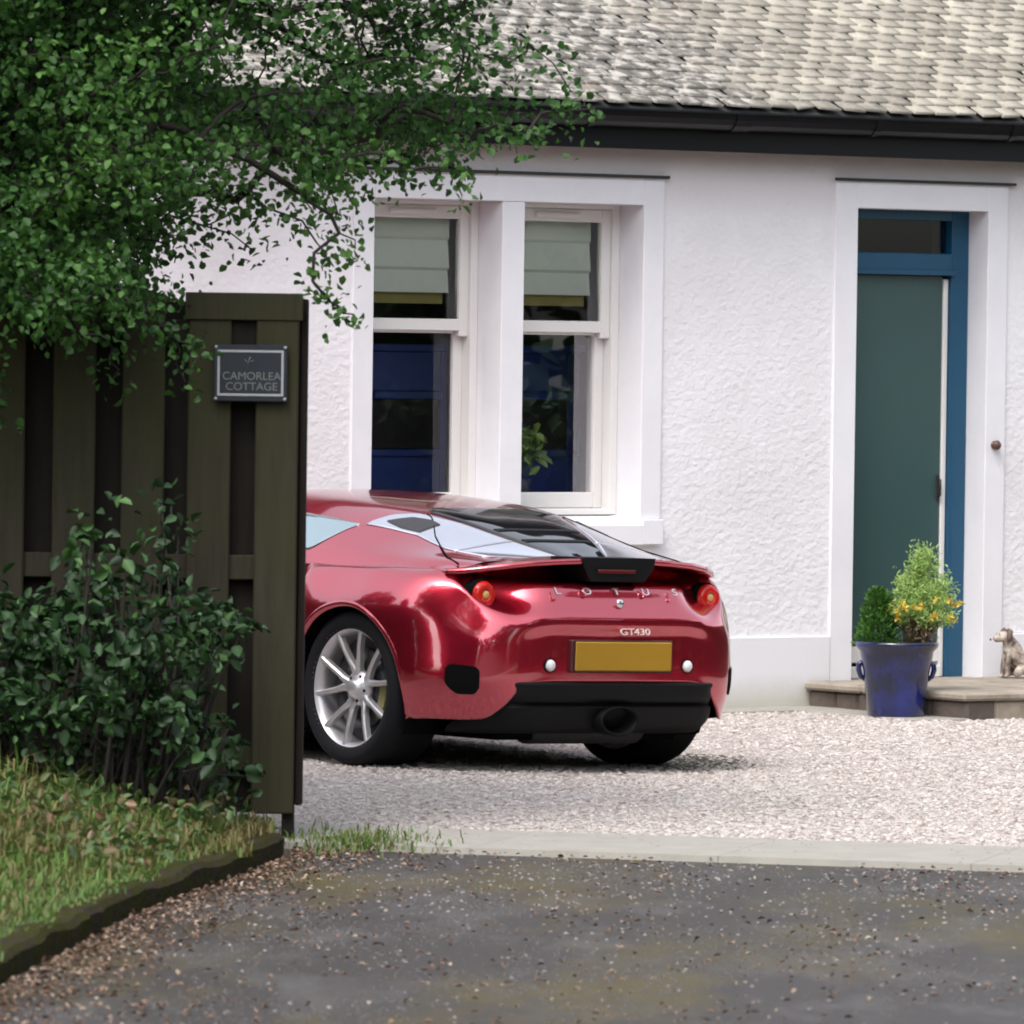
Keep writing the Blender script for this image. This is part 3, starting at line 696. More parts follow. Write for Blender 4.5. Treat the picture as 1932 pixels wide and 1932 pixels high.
leaves_mesh('foliage', np.array(PP), np.array(DD), rng.uniform(.014, .034, len(PP)), leafmat('feathery_leaves', [(0, (.28, .46, .12)), (1, (.55, .72, .26))], .6, .4), fp, .22)
M_PETAL = leafmat('yellow_petals', [(0, (.55, .32, .02)), (1, (.75, .58, .10))], .6, .2)
for q in FP:
    t7 = np.arange(8)*math.pi/4; D = np.stack([np.cos(t7), np.full(8, -.35), np.sin(t7)], 1)+rng.normal(0, .2, (8, 3))
    leaves_mesh('flower', np.repeat([np.array(q)], 8, 0)+rng.normal(0, .002, (8, 3)), D, rng.uniform(.016, .026, 8), M_PETAL, fp, .6)
n = 340; t = rng.uniform(0, 2*math.pi, n); P = np.stack([np.cos(t)*.10*rng.random(n)+.045, np.sin(t)*.08*rng.random(n), rng.uniform(.05, .18, n)], 1)
D = rng.normal(size=(n, 3))*[.5, .5, 1.2]; leaves_mesh('dry_stalks', P, D, rng.uniform(.03, .06, n), leafmat('dry_stalk', [(0, (.20, .12, .07)), (1, (.42, .30, .20))]), fp, .14)

# dog statue on the step
dl = cl(1.475, -0.20, .138)
dog = empty('dog_statue', dl, R_(18)); tag(dog, 'small stone coloured sitting dog figure on the step right of the door', 'statue')
def skin(name, V, E, Rr, mat, parent, sub=2, root=0):
    me = bpy.data.meshes.new(name); me.from_pydata(V, E, []); o = bpy.data.objects.new(name, me); COL.objects.link(o); o.parent = parent
    md = o.modifiers.new('skin', 'SKIN'); sk = me.skin_vertices[0].data if me.skin_vertices else None
    if sk is None:
        me.attributes.new; 
    for i, r_ in enumerate(Rr):
        sk[i].radius = (r_, r_) if not hasattr(r_, '__len__') else r_; sk[i].use_root = (i == root)
    ms_ = o.modifiers.new('sub', 'SUBSURF'); ms_.levels = sub; ms_.render_levels = sub
    dg = bpy.context.evaluated_depsgraph_get(); me2 = bpy.data.meshes.new_from_object(o.evaluated_get(dg)); o.modifiers.clear(); o.data = me2
    me2.materials.clear(); me2.materials.append(mat); me2.polygons.foreach_set('use_smooth', [True]*len(me2.polygons))
    return o
mm = Mat('weathered_dog_stone'); mm.color(mm.ramp(mm.noise(14, 4, .7), [(0.38, (.09, .065, .055)), (0.52, (.36, .30, .25)), (0.7, (.62, .57, .50))])).set(Roughness=.75)
M_DOG = mm.m
# faces -x (to the left): sitting, front legs straight
V = [(.05, 0, .07), (.02, 0, .12), (-.01, 0, .17), (-.025, 0, .205), (-.045, 0, .225), (-.085, 0, .21), (-.105, 0, .20),
     (-.02, -.03, .13), (-.035, -.032, .07), (-.04, -.032, .012), (-.06, -.034, .010), (-.02, .03, .13), (-.035, .032, .07), (-.04, .032, .012), (-.06, .034, .010),
     (.045, -.045, .055), (.01, -.055, .035), (-.005, -.055, .012), (.045, .045, .055), (.01, .055, .035), (-.005, .055, .012), (.09, 0, .03), (.12, .02, .015)]
E_ = [(0, 1), (1, 2), (2, 3), (3, 4), (4, 5), (5, 6), (2, 7), (7, 8), (8, 9), (9, 10), (2, 11), (11, 12), (12, 13), (13, 14), (0, 15), (15, 16), (16, 17), (0, 18), (18, 19), (19, 20), (0, 21), (21, 22)]
Rr = [.058, .055, .045, .033, .038, .024, .016, .02, .015, .014, .012, .02, .015, .014, .012, .035, .024, .014, .035, .024, .014, .02, .010]
try:
    def mkskin():
        me = bpy.data.meshes.new('body'); me.from_pydata(V, E_, []); o = bpy.data.objects.new('body', me); COL.objects.link(o); o.parent = dog
        o.modifiers.new('skin', 'SKIN')
        sk = me.skin_vertices[0].data
        for i, r_ in enumerate(Rr): sk[i].radius = (r_, r_); sk[i].use_root = (i == 0)
        s2 = o.modifiers.new('sub', 'SUBSURF'); s2.levels = 2; s2.render_levels = 2
        dg = bpy.context.evaluated_depsgraph_get(); dg.update()
        me2 = bpy.data.meshes.new_from_object(o.evaluated_get(dg)); o.modifiers.clear(); o.data = me2
        me2.materials.clear(); me2.materials.append(M_DOG); me2.polygons.foreach_set('use_smooth', [True]*len(me2.polygons))
    mkskin()
except Exception as ex: print('SKIN FAIL', ex)
for s_ in (-1, 1):
    mb = MB(); mb.tube([(-.035, s_*.025, .255), (-.03, s_*.042, .245), (-.035, s_*.050, .215), (-.045, s_*.048, .19)], [.010, .017, .016, .006], 8); mb.build('ear', simple('dog_ear', (.12, .08, .065), .7), dog)
MB().lathe([(.0001, -.006), (.005, -.004), (.007, 0), (.005, .004), (.0001, .006)], 'x', 10, (-.121, 0, .203)).build('nose', M_BLACKMETAL, dog)
for s_ in (-1, 1): MB().lathe([(.0001, -.004), (.004, -.002), (.004, .002), (.0001, .004)], 'x', 8, (-.078, s_*.018, .232)).build('eye', M_BLACKMETAL, dog)

# ================================================================== CAR
exec_car = True
CA = R_(39)
car = empty('sports_car', (-.016, 31.31, -.019), CA)
car.rotation_euler = (0, R_(1.25), CA)
tag(car, 'metallic red sports car parked on the gravel, seen from behind with round tail lights', 'car')
mm = Mat('metallic_red_paint'); fl = mm.noise(900, 1, .5)
mm.color(mm.mix(fl, (0.47, 0.010, 0.034), (0.57, 0.018, 0.050))).set(Metallic=0.85, Roughness=0.25, Coat_Weight=1.0, Coat_Roughness=0.05, Coat_IOR=2.0)
M_RED = mm.m
def gloss(name, col, rough=.05, ior=1.5, **k): return simple(name, col, rough, .05, IOR=ior, **k)
M_CARGLASS = gloss('dark_tinted_glass', (.010, .010, .012), .03, 1.7)
M_SIDEGLASS = gloss('side_glass', (.42, .52, .55), .06, 1.6, Metallic=.75)  # pale blue sky reflection put into the glass base colour
M_FLANK = gloss('sky_reflecting_black_trim', (.66, .66, .72), .10, 1.6, Metallic=.8)  # black trim; its white sky reflection put into a pale metallic colour
M_LOUVRE = gloss('dark_grille', (.03, .028, .03), .5)
M_BLKPL = simple('black_textured_plastic', (.004, .0045, .005), .55, .15, 60, Specular_IOR_Level=.2)
M_BLKREC = simple('black_recess', (.003, .003, .003), .9, Specular_IOR_Level=.1)
M_TYRE = simple('tyre_rubber', (.008, .008, .010), .75, .15, 50, Specular_IOR_Level=.25)
M_ALLOY = simple('silver_alloy', (.66, .64, .65), .32, .05, Metallic=.7)
M_CHROME = simple('chrome_letters', (.75, .75, .75), .2, .02, Metallic=.9)
M_DISC = simple('brake_disc', (.05, .05, .055), .4, .1, Metallic=.7)
M_CAL = simple('yellow_caliper', (.22, .20, .08), .4)
M_TAIL = gloss('red_tail_lens', (.55, .015, .01), .1, 1.5)
M_TAILIN = gloss('amber_lens_centre', (.62, .36, .12), .15)
M_PLATE = simple('amber_number_plate', (.33, .18, .010), .45, .06, 12)
M_WHITE = simple('white_lens', (.75, .74, .72), .25)

def pchip(xs, ys, xq):
    xs = np.asarray(xs, float); ys = np.asarray(ys, float); h = np.diff(xs); dl_ = np.diff(ys)/h; n = len(xs); d = np.zeros(n)
    if n == 2: return np.interp(xq, xs, ys)
    for i in range(1, n-1):
        if dl_[i-1]*dl_[i] > 0:
            w1 = 2*h[i]+h[i-1]; w2 = h[i]+2*h[i-1]; d[i] = (w1+w2)/(w1/dl_[i-1]+w2/dl_[i])
    d[0] = dl_[0]; d[-1] = dl_[-1]
    i = np.clip(np.searchsorted(xs, xq, side='right')-1, 0, n-2); t = (xq-xs[i])/h[i]
    return (2*t**3-3*t**2+1)*ys[i]+(t**3-2*t**2+t)*h[i]*d[i]+(-2*t**3+3*t**2)*ys[i+1]+(t**3-t**2)*h[i]*d[i+1]

def densify(T, ki, kj):
    """T: stations x levels x 3 -> dense grid"""
    T = np.asarray(T, float); ni, nj = T.shape[:2]
    d = np.linalg.norm(np.diff(T, axis=0), axis=2).mean(1); s = np.concatenate([[0], np.cumsum(np.maximum(d, .02))])
    q = np.concatenate([np.linspace(s[i], s[i+1], max(2, int((s[i+1]-s[i])/ki)+1))[:-1] for i in range(ni-1)]+[[s[-1]]])
    A = np.zeros((len(q), nj, 3))
    for j in range(nj):
        for c in range(3): A[:, j, c] = pchip(s, T[:, j, c], q)
    jj = np.linspace(0, nj-1, (nj-1)*kj+1); B = np.zeros((len(q), len(jj), 3))
    for i in range(len(q)):
        for c in range(3): B[i, :, c] = pchip(np.arange(nj), A[i, :, c], jj)
    return B, jj

def smooth_grid(G, it=3, keep_j0=True, sym0=None):
    for _ in range(it):
        H_ = G.copy()
        H_[1:-1, 1:-1] = .5*G[1:-1, 1:-1]+.125*(G[:-2, 1:-1]+G[2:, 1:-1]+G[1:-1, :-2]+G[1:-1, 2:])
        G = H_
    return G

# ---- lower body : stations run from nose centre round the side to the tail centre (right half, u>0)
# every station : T2, T1, T, M, LIP, B1, B2, B3, B4 as (u, y, z)
def side(y, t, m_, l, b1, b2, b3, b4, dy=0):
    return [(t[0]-.14, y, t[1]), (t[0]-.07, y, t[1])]+[(p[0], y, p[1]) for p in (t, m_, l, b1, b2, b3, b4)]
ST = [
 [(0, 2.75, .74), (0, 2.9, .70), (0, 3.05, .64), (0, 3.22, .57), (0, 3.36, .49), (0, 3.44, .42), (0, 3.46, .34), (0, 3.45, .25), (0, 3.40, .15)],
 [(.25, 2.74, .75), (.27, 2.88, .71), (.28, 3.03, .65), (.30, 3.20, .58), (.31, 3.33, .50), (.32, 3.41, .43), (.33, 3.43, .34), (.33, 3.42, .25), (.33, 3.37, .15)],
 [(.45, 2.68, .78), (.48, 2.80, .74), (.52, 2.94, .69), (.56, 3.08, .62), (.59, 3.18, .53), (.61, 3.24, .44), (.62, 3.26, .35), (.62, 3.26, .25), (.61, 3.22, .15)],
 [(.54, 2.62, .80), (.60, 2.72, .78), (.66, 2.82, .74), (.73, 2.90, .67), (.78, 2.97, .57), (.80, 3.00, .46), (.81, 3.02, .36), (.81, 3.02, .26), (.79, 3.0, .16)],
 side(2.575, (.68, .80), (.76, .795), (.83, .74), (.88, .64), (.905, .52), (.91, .38), (.87, .17)),
 side(2.15, (.72, .81), (.78, .79), (.84, .72), (.875, .62), (.89, .5), (.895, .36), (.87, .17)),
 side(1.6, (.75, .86), (.80, .81), (.84, .73), (.86, .63), (.865, .5), (.88, .34), (.87, .17)),
 side(1.0, (.78, .87), (.80, .83), (.83, .75), (.85, .65), (.86, .5), (.88, .34), (.87, .17)),
 side(.62, (.79, .868), (.803, .84), (.82, .77), (.84, .66), (.86, .5), (.885, .34), (.87, .17)),
 side(.42, (.795, .868), (.800, .85), (.81, .79), (.83, .68), (.865, .5), (.90, .34), (.87, .18)),
 side(.36, (.795, .868), (.815, .862), (.865, .81), (.895, .70), (.91, .55), (.915, .40), (.88, .19)),
 side(.15, (.795, .866), (.825, .862), (.872, .795), (.930, .675), (.936, .60), (.925, .42), (.89, .20)),
 side(-.08, (.79, .868), (.825, .862), (.872, .805), (.927, .685), (.932, .61), (.920, .42), (.88, .21)),
 side(-.25, (.775, .872), (.805, .866), (.855, .82), (.912, .712), (.920, .62), (.900, .43), (.845, .22)),
 [(.60, -.36, .872), (.67, -.36, .872), (.745, -.37, .872), (.78, -.38, .862), (.822, -.385, .842), (.876, -.395, .755), (.897, -.40, .65), (.888, -.405, .40), (.84, -.40, .225)],
 [(.56, -.44, .88), (.64, -.45, .872), (.71, -.48, .866), (.735, -.50, .848), (.765, -.505, .836), (.797, -.508, .790), (.838, -.518, .66), (.838, -.52, .40), (.80, -.50, .23)],
 [(.54, -.45, .885), (.62, -.46, .868), (.688, -.49, .853), (.708, -.525, .828), (.728, -.568, .795), (.750, -.570, .735), (.797, -.572, .62), (.806, -.567, .40), (.772, -.545, .23)],
 [(.52, -.46, .89), (.60, -.47, .865), (.665, -.50, .840), (.69, -.53, .80), (.700, -.610, .745), (.722, -.612, .675), (.765, -.610, .56), (.768, -.61, .40), (.74, -.585, .23)],
 [(.46, -.47, .89), (.54, -.49, .850), (.60, -.53, .825), (.62, -.56, .77), (.635, -.675, .695), (.66, -.688, .645), (.685, -.69, .55), (.683, -.69, .40), (.67, -.655, .235)],
 [(.42, -.48, .89), (.48, -.50, .845), (.52, -.56, .820), (.54, -.60, .75), (.55, -.72, .675), (.56, -.738, .635), (.59, -.733, .55), (.595, -.732, .43), (.60, -.715, .29)],
 [(.36, -.48, .89), (.40, -.51, .835), (.415, -.64, .820), (.42, -.70, .745), (.44, -.765, .668), (.445, -.765, .640), (.47, -.754, .58), (.48, -.753, .46), (.50, -.748, .385)],
 [(.28, -.48, .89), (.32, -.51, .835), (.34, -.67, .818), (.35, -.72, .745), (.36, -.775, .668), (.36, -.774, .640), (.38, -.760, .60), (.39, -.760, .50), (.40, -.757, .395)],
 [(.14, -.48, .89), (.15, -.51, .83), (.16, -.685, .818), (.17, -.73, .745), (.17, -.785, .668), (.17, -.784, .640), (.19, -.766, .60), (.20, -.766, .50), (.20, -.763, .397)],
 [(0, -.48, .89), (0, -.51, .83), (0, -.69, .818), (0, -.735, .745), (0, -.79, .668), (0, -.789, .640), (0, -.768, .60), (0, -.768, .50), (0, -.765, .398)],
]
BG, BJ = densify(ST, .018, 8)
BG = smooth_grid(BG, 4)
_m = np.clip((-.12-BG[:, :, 1])/.15, 0, 1)*np.clip((BG[:, :, 2]-.46)/.08, 0, 1)*np.clip((BG[:, :, 0]-.715)/.05, 0, 1)
for _ in range(5): _H = smooth_grid(BG, 8); BG = BG+(_H-BG)*_m[:, :, None]
BG[0, :, 0] = 0; BG[-1, :, 0] = 0
WHEELS = [(0.0, .345), (2.575, .335)]
AR = [.372, .362]
def grid_half_mesh(G, name, mat, parent, cut=True, flip=False, both=True):
    ni, nj = G.shape[:2]; mb = MB(); Vs = []; Fs = []
    for sgn in ((1, -1) if both else (1,)):
        V = G.copy(); V[:, :, 0] *= sgn; V = V.reshape(-1, 3).copy(); V0 = V.copy()
        inside = np.zeros(len(V), bool)
        if cut:
            for (yc, zc), r_ in zip(WHEELS, AR):
                d = np.hypot(V[:, 1]-yc, V[:, 2]-(zc-.012)); inside |= (d < r_) & (np.abs(V[:, 0]) > .55)
        Fc = []
        for i in range(ni-1):
            for j in range(nj-1):
                q = (i*nj+j, (i+1)*nj+j, (i+1)*nj+j+1, i*nj+j+1)
                if cut and all(inside[k] for k in q): continue
                Fc.append(q if sgn > 0 else q[::-1])
        if cut:
            for k in np.nonzero(inside)[0]:
                for (yc, zc), r_ in zip(WHEELS, AR):
                    dy, dz = V[k, 1]-yc, V[k, 2]-(zc-.012); d = math.hypot(dy, dz)
                    if d < r_:
                        V[k, 1] = yc+dy/d*r_; V[k, 2] = zc-.012+dz/d*r_
                        dd = (V0[:, 1]-V[k, 1])**2+(V0[:, 2]-V[k, 2])**2+np.where(np.abs(V0[:, 0]) < .6, 9, 0); nn_ = np.argpartition(dd, 5)[:5]; ww_ = 1/(dd[nn_]+1e-6); V[k, 0] = (V0[nn_, 0]*ww_).sum()/ww_.sum()
        b = len(Vs); Vs += [tuple(p) for p in V]; Fs += [tuple(i+b for i in f) for f in Fc]
    return Vs, Fs
Vs, Fs = grid_half_mesh(BG, 'body', M_RED, car)
mb = MB(); mb.add(Vs, Fs, True)
# arch lips: narrow flange turned inward
def side_u(y, z):
    """outermost body half width near (y,z)"""
    d = ((BG[:, :, 1]-y)**2+(BG[:, :, 2]-z)**2+np.where(BG[:, :, 0] < .6, 9, 0)).ravel(); k = np.argpartition(d, 8)[:8]; w_ = 1/(d[k]+2e-5); return float((BG[:, :, 0].ravel()[k]*w_).sum()/w_.sum())
body = mb.build('body', M_RED, car, recalc=False)
import bmesh
bm = bmesh.new(); bm.from_mesh(body.data); bmesh.ops.remove_doubles(bm, verts=bm.verts, dist=.0004); bmesh.ops.delete(bm, geom=[v for v in bm.verts if not v.link_faces], context='VERTS'); bmesh.ops.recalc_face_normals(bm, faces=bm.faces); bm.to_mesh(body.data); bm.free()
body.data.polygons.foreach_set('use_smooth', [True]*len(body.data.polygons))
md = body.modifiers.new('t', 'SOLIDIFY'); md.thickness = .012; md.offset = -1
for (yc, zc), r_, in zip(WHEELS, AR):
    for s_ in (-1, 1):
        V = []; F = []; n = 40
        for k in range(n+1):
            a_ = R_(-28)+(math.pi+R_(56))*k/n; y, z_ = yc+math.cos(a_)*r_, zc-.012+math.sin(a_)*r_
            u = side_u(y, max(z_, .2))-.006
            V += [(s_*u, y, z_), (s_*(u-.03), yc+math.cos(a_)*(r_+.012), zc-.012+math.sin(a_)*(r_+.012)), (s_*.50, yc+math.cos(a_)*(r_+.012), zc-.012+math.sin(a_)*(r_+.012))]
        for k in range(n):
            for j in (0, 1): F.append((k*3+j, k*3+j+1, (k+1)*3+j+1, (k+1)*3+j))
        F.append(tuple(3*k+2 for k in range(n+1)))
        MB().add(V, F, True).build('wheel_arch_liner', M_BLKREC, car)
        V = []; F = []; n = 90; rs = (-.014, -.004, .006, .016)
        uu = np.array([[side_u(yc+math.cos(a_)*(r_+q), max(zc-.012+math.sin(a_)*(r_+q), .235)) for q in rs] for a_ in np.linspace(R_(-14), R_(194), n+1)])
        for _ in range(4): uu[1:-1] = .5*uu[1:-1]+.25*(uu[:-2]+uu[2:])
        for k in range(n+1):
            a_ = R_(-14)+R_(208)*k/n
            for i_, (q, o_) in enumerate(zip(rs, (-.012, .0035, .0045, -.001))): V.append((s_*(uu[k, i_]+o_), yc+math.cos(a_)*(r_+q), zc-.012+math.sin(a_)*(r_+q)))
        for k in range(n):
            for j in range(3): F.append((k*4+j, k*4+j+1, (k+1)*4+j+1, (k+1)*4+j))
        MB().add(V, F, True).build('wheel_arch_lip', M_RED, car)

# ---- greenhouse: rows along y ; (u,z) for centre, inner crest, crest, mid flank, flank base, join
def Tline(y):
    ys = [-.5, -.37, -.25, -.08, .15, .42, .62, 1.0, 1.6, 2.15, 2.575]; us = [.70, .745, .775, .79, .795, .795, .79, .78, .75, .72, .68]; zs = [.866, .872, .874, .872, .87, .868, .868, .87, .86, .81, .80]
    return pchip(ys, us, np.array([y]))[0], pchip(ys, zs, np.array([y]))[0]
GH = []
for y, z0_, cu, cz, mu, mz, fu, fz in [
    (2.75, .755, .30, .757, .42, .765, .50, .775), (2.35, .80, .40, .80, .52, .80, .62, .80), (2.0, .90, .43, .885, .57, .85, .70, .83), (1.6, 1.08, .44, 1.06, .58, .985, .73, .86), (1.3, 1.178, .45, 1.158, .595, 1.07, .75, .885), (1.0, 1.192, .45, 1.168, .60, 1.085, .755, .895),
    (.7, 1.180, .45, 1.156, .605, 1.08, .755, .905), (.45, 1.158, .43, 1.138, .60, 1.068, .755, .912), (.2, 1.122, .39, 1.108, .58, 1.045, .745, .918), (0, 1.080, .33, 1.070, .55, 1.012, .73, .920),
    (-.2, 1.025, .27, 1.018, .51, .974, .70, .917), (-.35, .978, .21, .974, .47, .944, .67, .912), (-.45, .944, .16, .942, .44, .926, .64, .905), (-.52, .922, .13, .921, .40, .915, .58, .902)]:
    tu, tz = Tline(max(y, -.5)); 
    if y > 2.6: tu, tz = .60, .785
    GH.append([(0, y, z0_), (cu*.5, y, z0_*.72+cz*.28+.002), (cu, y, cz), (mu, y, mz), (fu, y, fz), (tu-.012, y, tz-.004)])
GG, GJ = densify(GH, .02, 10)
GG = smooth_grid(GG, 5)
for k in (0,): GG[:, 0, 0] = 0
Vs, Fs = grid_half_mesh(GG, 'roof', M_RED, car, cut=False)
mb = MB(); mb.add(Vs, Fs, True); roofp = mb.build('cabin_shell', M_RED, car)
GY = GG[:, 0, 1]
def gpoint(y, j):
    i = np.interp(-y, -GY, np.arange(len(GY))); i0 = int(min(i, len(GY)-2)); fi = i-i0
    jx = np.clip(j*10, 0, GG.shape[1]-1.001); j0 = int(jx); fj = jx-j0
    p = (GG[i0, j0]*(1-fi)+GG[i0+1, j0]*fi)*(1-fj)+(GG[i0, j0+1]*(1-fi)+GG[i0+1, j0+1]*fi)*fj
    return Vector(p)
def gnormal(y, j):
    a = gpoint(y+.01, j)-gpoint(y-.01, j); b = gpoint(y, min(j+.03, 4.99))-gpoint(y, max(j-.03, 0.0)); n_ = a.cross(b)
    n_.normalize()
    return n_ if n_.z >= 0 else -n_
def gpatch(name, mat, ys, jtop, jbot, off=.004, sides=(1, -1), nk=14, step=.012, parent=None, full=False):
    """panel lying on the cabin shell between two curves jtop(y) and jbot(y)"""
    ny = max(3, int(abs(ys[1]-ys[0])/step)); outs = []
    yv = np.linspace(ys[0], ys[1], ny)
    if full: sides = (1,)
    for sg in sides:
        V = []; F = []
        ks = np.linspace(0, 1, nk)
        for y in yv:
            jt, jb = jtop(y), jbot(y); row = []
            for k in ks:
                j = jt+(jb-jt)*k; p = gpoint(y, j)+gnormal(y, j)*(off*(1-.0*abs(k))); row.append(p)
            if full: row = [Vector((-p.x, p.y, p.z)) for p in row[:0:-1]]+row
            V += [(p.x*sg, p.y, p.z) for p in row]; nr = len(row)
        for i in range(ny-1):
            for k in range(nr-1): F.append((i*nr+k, i*nr+k+1, (i+1)*nr+k+1, (i+1)*nr+k))
        o = MB().add(V, F, True).build(name, mat, parent or car)
        mdd = o.modifiers.new('t', 'SOLIDIFY'); mdd.thickness = off*.9; mdd.offset = -1
        outs.append(o)
    return outs
def lerpf(*pts):
    xs, ys_ = zip(*sorted(pts)); return lambda y: float(np.interp(y, xs, ys_))
# side window
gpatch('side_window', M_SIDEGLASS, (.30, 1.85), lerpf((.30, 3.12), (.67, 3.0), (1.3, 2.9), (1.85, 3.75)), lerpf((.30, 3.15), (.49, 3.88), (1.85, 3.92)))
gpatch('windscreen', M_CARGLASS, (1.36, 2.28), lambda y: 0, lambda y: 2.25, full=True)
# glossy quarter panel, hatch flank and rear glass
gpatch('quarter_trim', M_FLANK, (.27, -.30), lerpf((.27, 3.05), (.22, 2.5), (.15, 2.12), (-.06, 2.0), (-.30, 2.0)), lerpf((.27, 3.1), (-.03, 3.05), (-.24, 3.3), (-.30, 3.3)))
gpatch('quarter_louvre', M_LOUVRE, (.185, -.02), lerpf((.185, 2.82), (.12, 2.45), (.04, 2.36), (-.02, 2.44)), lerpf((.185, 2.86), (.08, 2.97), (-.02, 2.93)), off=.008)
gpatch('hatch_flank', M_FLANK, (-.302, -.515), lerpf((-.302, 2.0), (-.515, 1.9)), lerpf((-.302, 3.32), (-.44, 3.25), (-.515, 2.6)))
gpatch('rear_hatch', M_CARGLASS, (.20, -.515), lambda y: 0, lerpf((.2, 1.6), (.13, 1.9), (-.515, 1.95)), off=.006, full=True)
for k in range(2):
    yy = -.16-.14*k; gpatch('hatch_louvre', M_BLKPL, (yy, yy-.03), lambda y: 0, lambda y: 1.7, off=.009, full=True, nk=8)
for sg in (-1, 1):
    pp = [gpoint(y, j)+gnormal(y, j)*.004 for y, j in ((.12, 2.08), (.07, 2.22), (.02, 2.42), (-.10, 2.9), (-.22, 3.3), (-.36, 3.85), (-.46, 4.4))]
    MB().tube([(p.x*sg, p.y, p.z) for p in pp], .0035, 6).build('hatch_shut_line', M_BLKREC, car)
# ---- tail wing
WG = [  # u, lead (y,z), trail (y,z)
 (0, -.47, .940, -.735, .928), (.15, -.47, .938, -.735, .927), (.30, -.47, .932, -.728, .922), (.45, -.465, .925, -.705, .912), (.56, -.45, .914, -.665, .898), (.64, -.43, .900, -.61, .882), (.70, -.40, .886, -.555, .870), (.745, -.37, .876, -.49, .869)]
wu = np.array([r[0] for r in WG]); qs = np.linspace(-.745, .745, 75); V = []; F = []; nk = 9
for q in qs:
    a_ = abs(q); ly, lz, ty, tz = [np.interp(a_, wu, [r[k] for r in WG]) for k in (1, 2, 3, 4)]
    for k in range(nk):
        t = k/(nk-1); V.append((q, ly+(ty-ly)*t, lz+(tz-lz)*t-.012*math.sin(math.pi*t)*(1 if a_ < .6 else .4)+.010*max(0, t-.75)*4*(.5)))
for i in range(len(qs)-1):
    for k in range(nk-1): F.append((i*nk+k, (i+1)*nk+k, (i+1)*nk+k+1, i*nk+k+1))
wing = MB().add(V, F, True).build('tail_wing', M_RED, car); mdd = wing.modifiers.new('t', 'SOLIDIFY'); mdd.thickness = .022; mdd.offset = -1
# make sure solidify grows downwards
wn_ = wing.data.polygons[100].normal.z
if wn_ < 0: mdd.offset = 1
mb = MB(); mb.poly([(-.205, -.742, .935), (.205, -.742, .935), (.195, -.742, .89), (.15, -.735, .832), (-.15, -.735, .832), (-.195, -.742, .89)], (0, .22, .0)); mb.build('wing_centre_housing', M_BLKPL, car)
mb = MB(); mb.box(-.12, .09, -.749, -.7425, .868, .884, .003); mb.build('third_brake_light', simple('dark_red_lens', (.09, .008, .008), .3), car)
# ---- tail lights
for s_ in (-1, 1):
    cx, cy, cz = s_*.632, -.585, .765
    mb = MB(); mb.lathe([(.067, .05), (.067, -.004), (.063, -.014), (.060, -.008), (.058, .03)], 'y', 36, (cx, cy, cz)); tl = mb.build('tail_light', M_BLKREC, car)
    mb = MB(); mb.lathe([(.059, .02), (.059, -.018), (.048, -.034), (.022, -.036), (.019, -.026)], 'y', 36, (cx, cy, cz)); mb.build('lens', M_TAIL, tl)
    mb = MB(); mb.lathe([(.020, -.020), (.019, -.032), (.012, -.038), (.0001, -.039)], 'y', 24, (cx, cy, cz)); mb.build('indicator', M_TAILIN, tl)
# ---- lettering
def lettering(name, txt, size, u, z, y, tilt, mat=M_CHROME, sx=1.0):
    mt = Matrix.Translation((u, y, z)) @ Matrix.Rotation(R_(90-tilt), 4, 'X') @ Matrix.Diagonal((sx, 1, 1, 1))
    return text_mesh(name, txt, size, mat, car, mt, .003)
for k, chh in enumerate('LOTUS'):
    u = -.33+.165*k; lettering('letter', chh, .050, u, .787, -.727, 36, sx=1.25)
mb = MB(); mb.lathe([(.0001, -.004), (.018, -.004), (.020, 0)], 'y', 20, (0, -.756, .738)); bdg = mb.build('badge', M_CHROME, car)
lettering('model_lettering', 'GT430', .040, .06, .617, -.791, 8, simple('pink_silver', (.75, .62, .60), .4), 1.5)
# number plate (blank), lamps
mb = MB(); mb.box(-.270, .270, -.796, -.785, .448, .574, .005); mb.build('number_plate', M_PLATE, car)
mb = MB(); mb.box(-.285, .285, -.7845, -.74, .440, .582, .006); mb.build('plate_holder', simple('plate_backing', (.05, .008, .01), .5), car)
for s_ in (-1, 1):
    mb = MB(); mb.lathe([(.0001, -.014), (.018, -.013), (.025, -.004), (.027, .02)], 'y', 24, (s_*.385, -.764, .470)); mb.build('reversing_lamp', M_WHITE, car)
    mb = MB(); mb.lathe([(.027, .01), (.031, -.006), (.034, .01)], 'y', 24, (s_*.385, -.762, .470)); mb.build('lamp_ring', M_BLKREC, car)
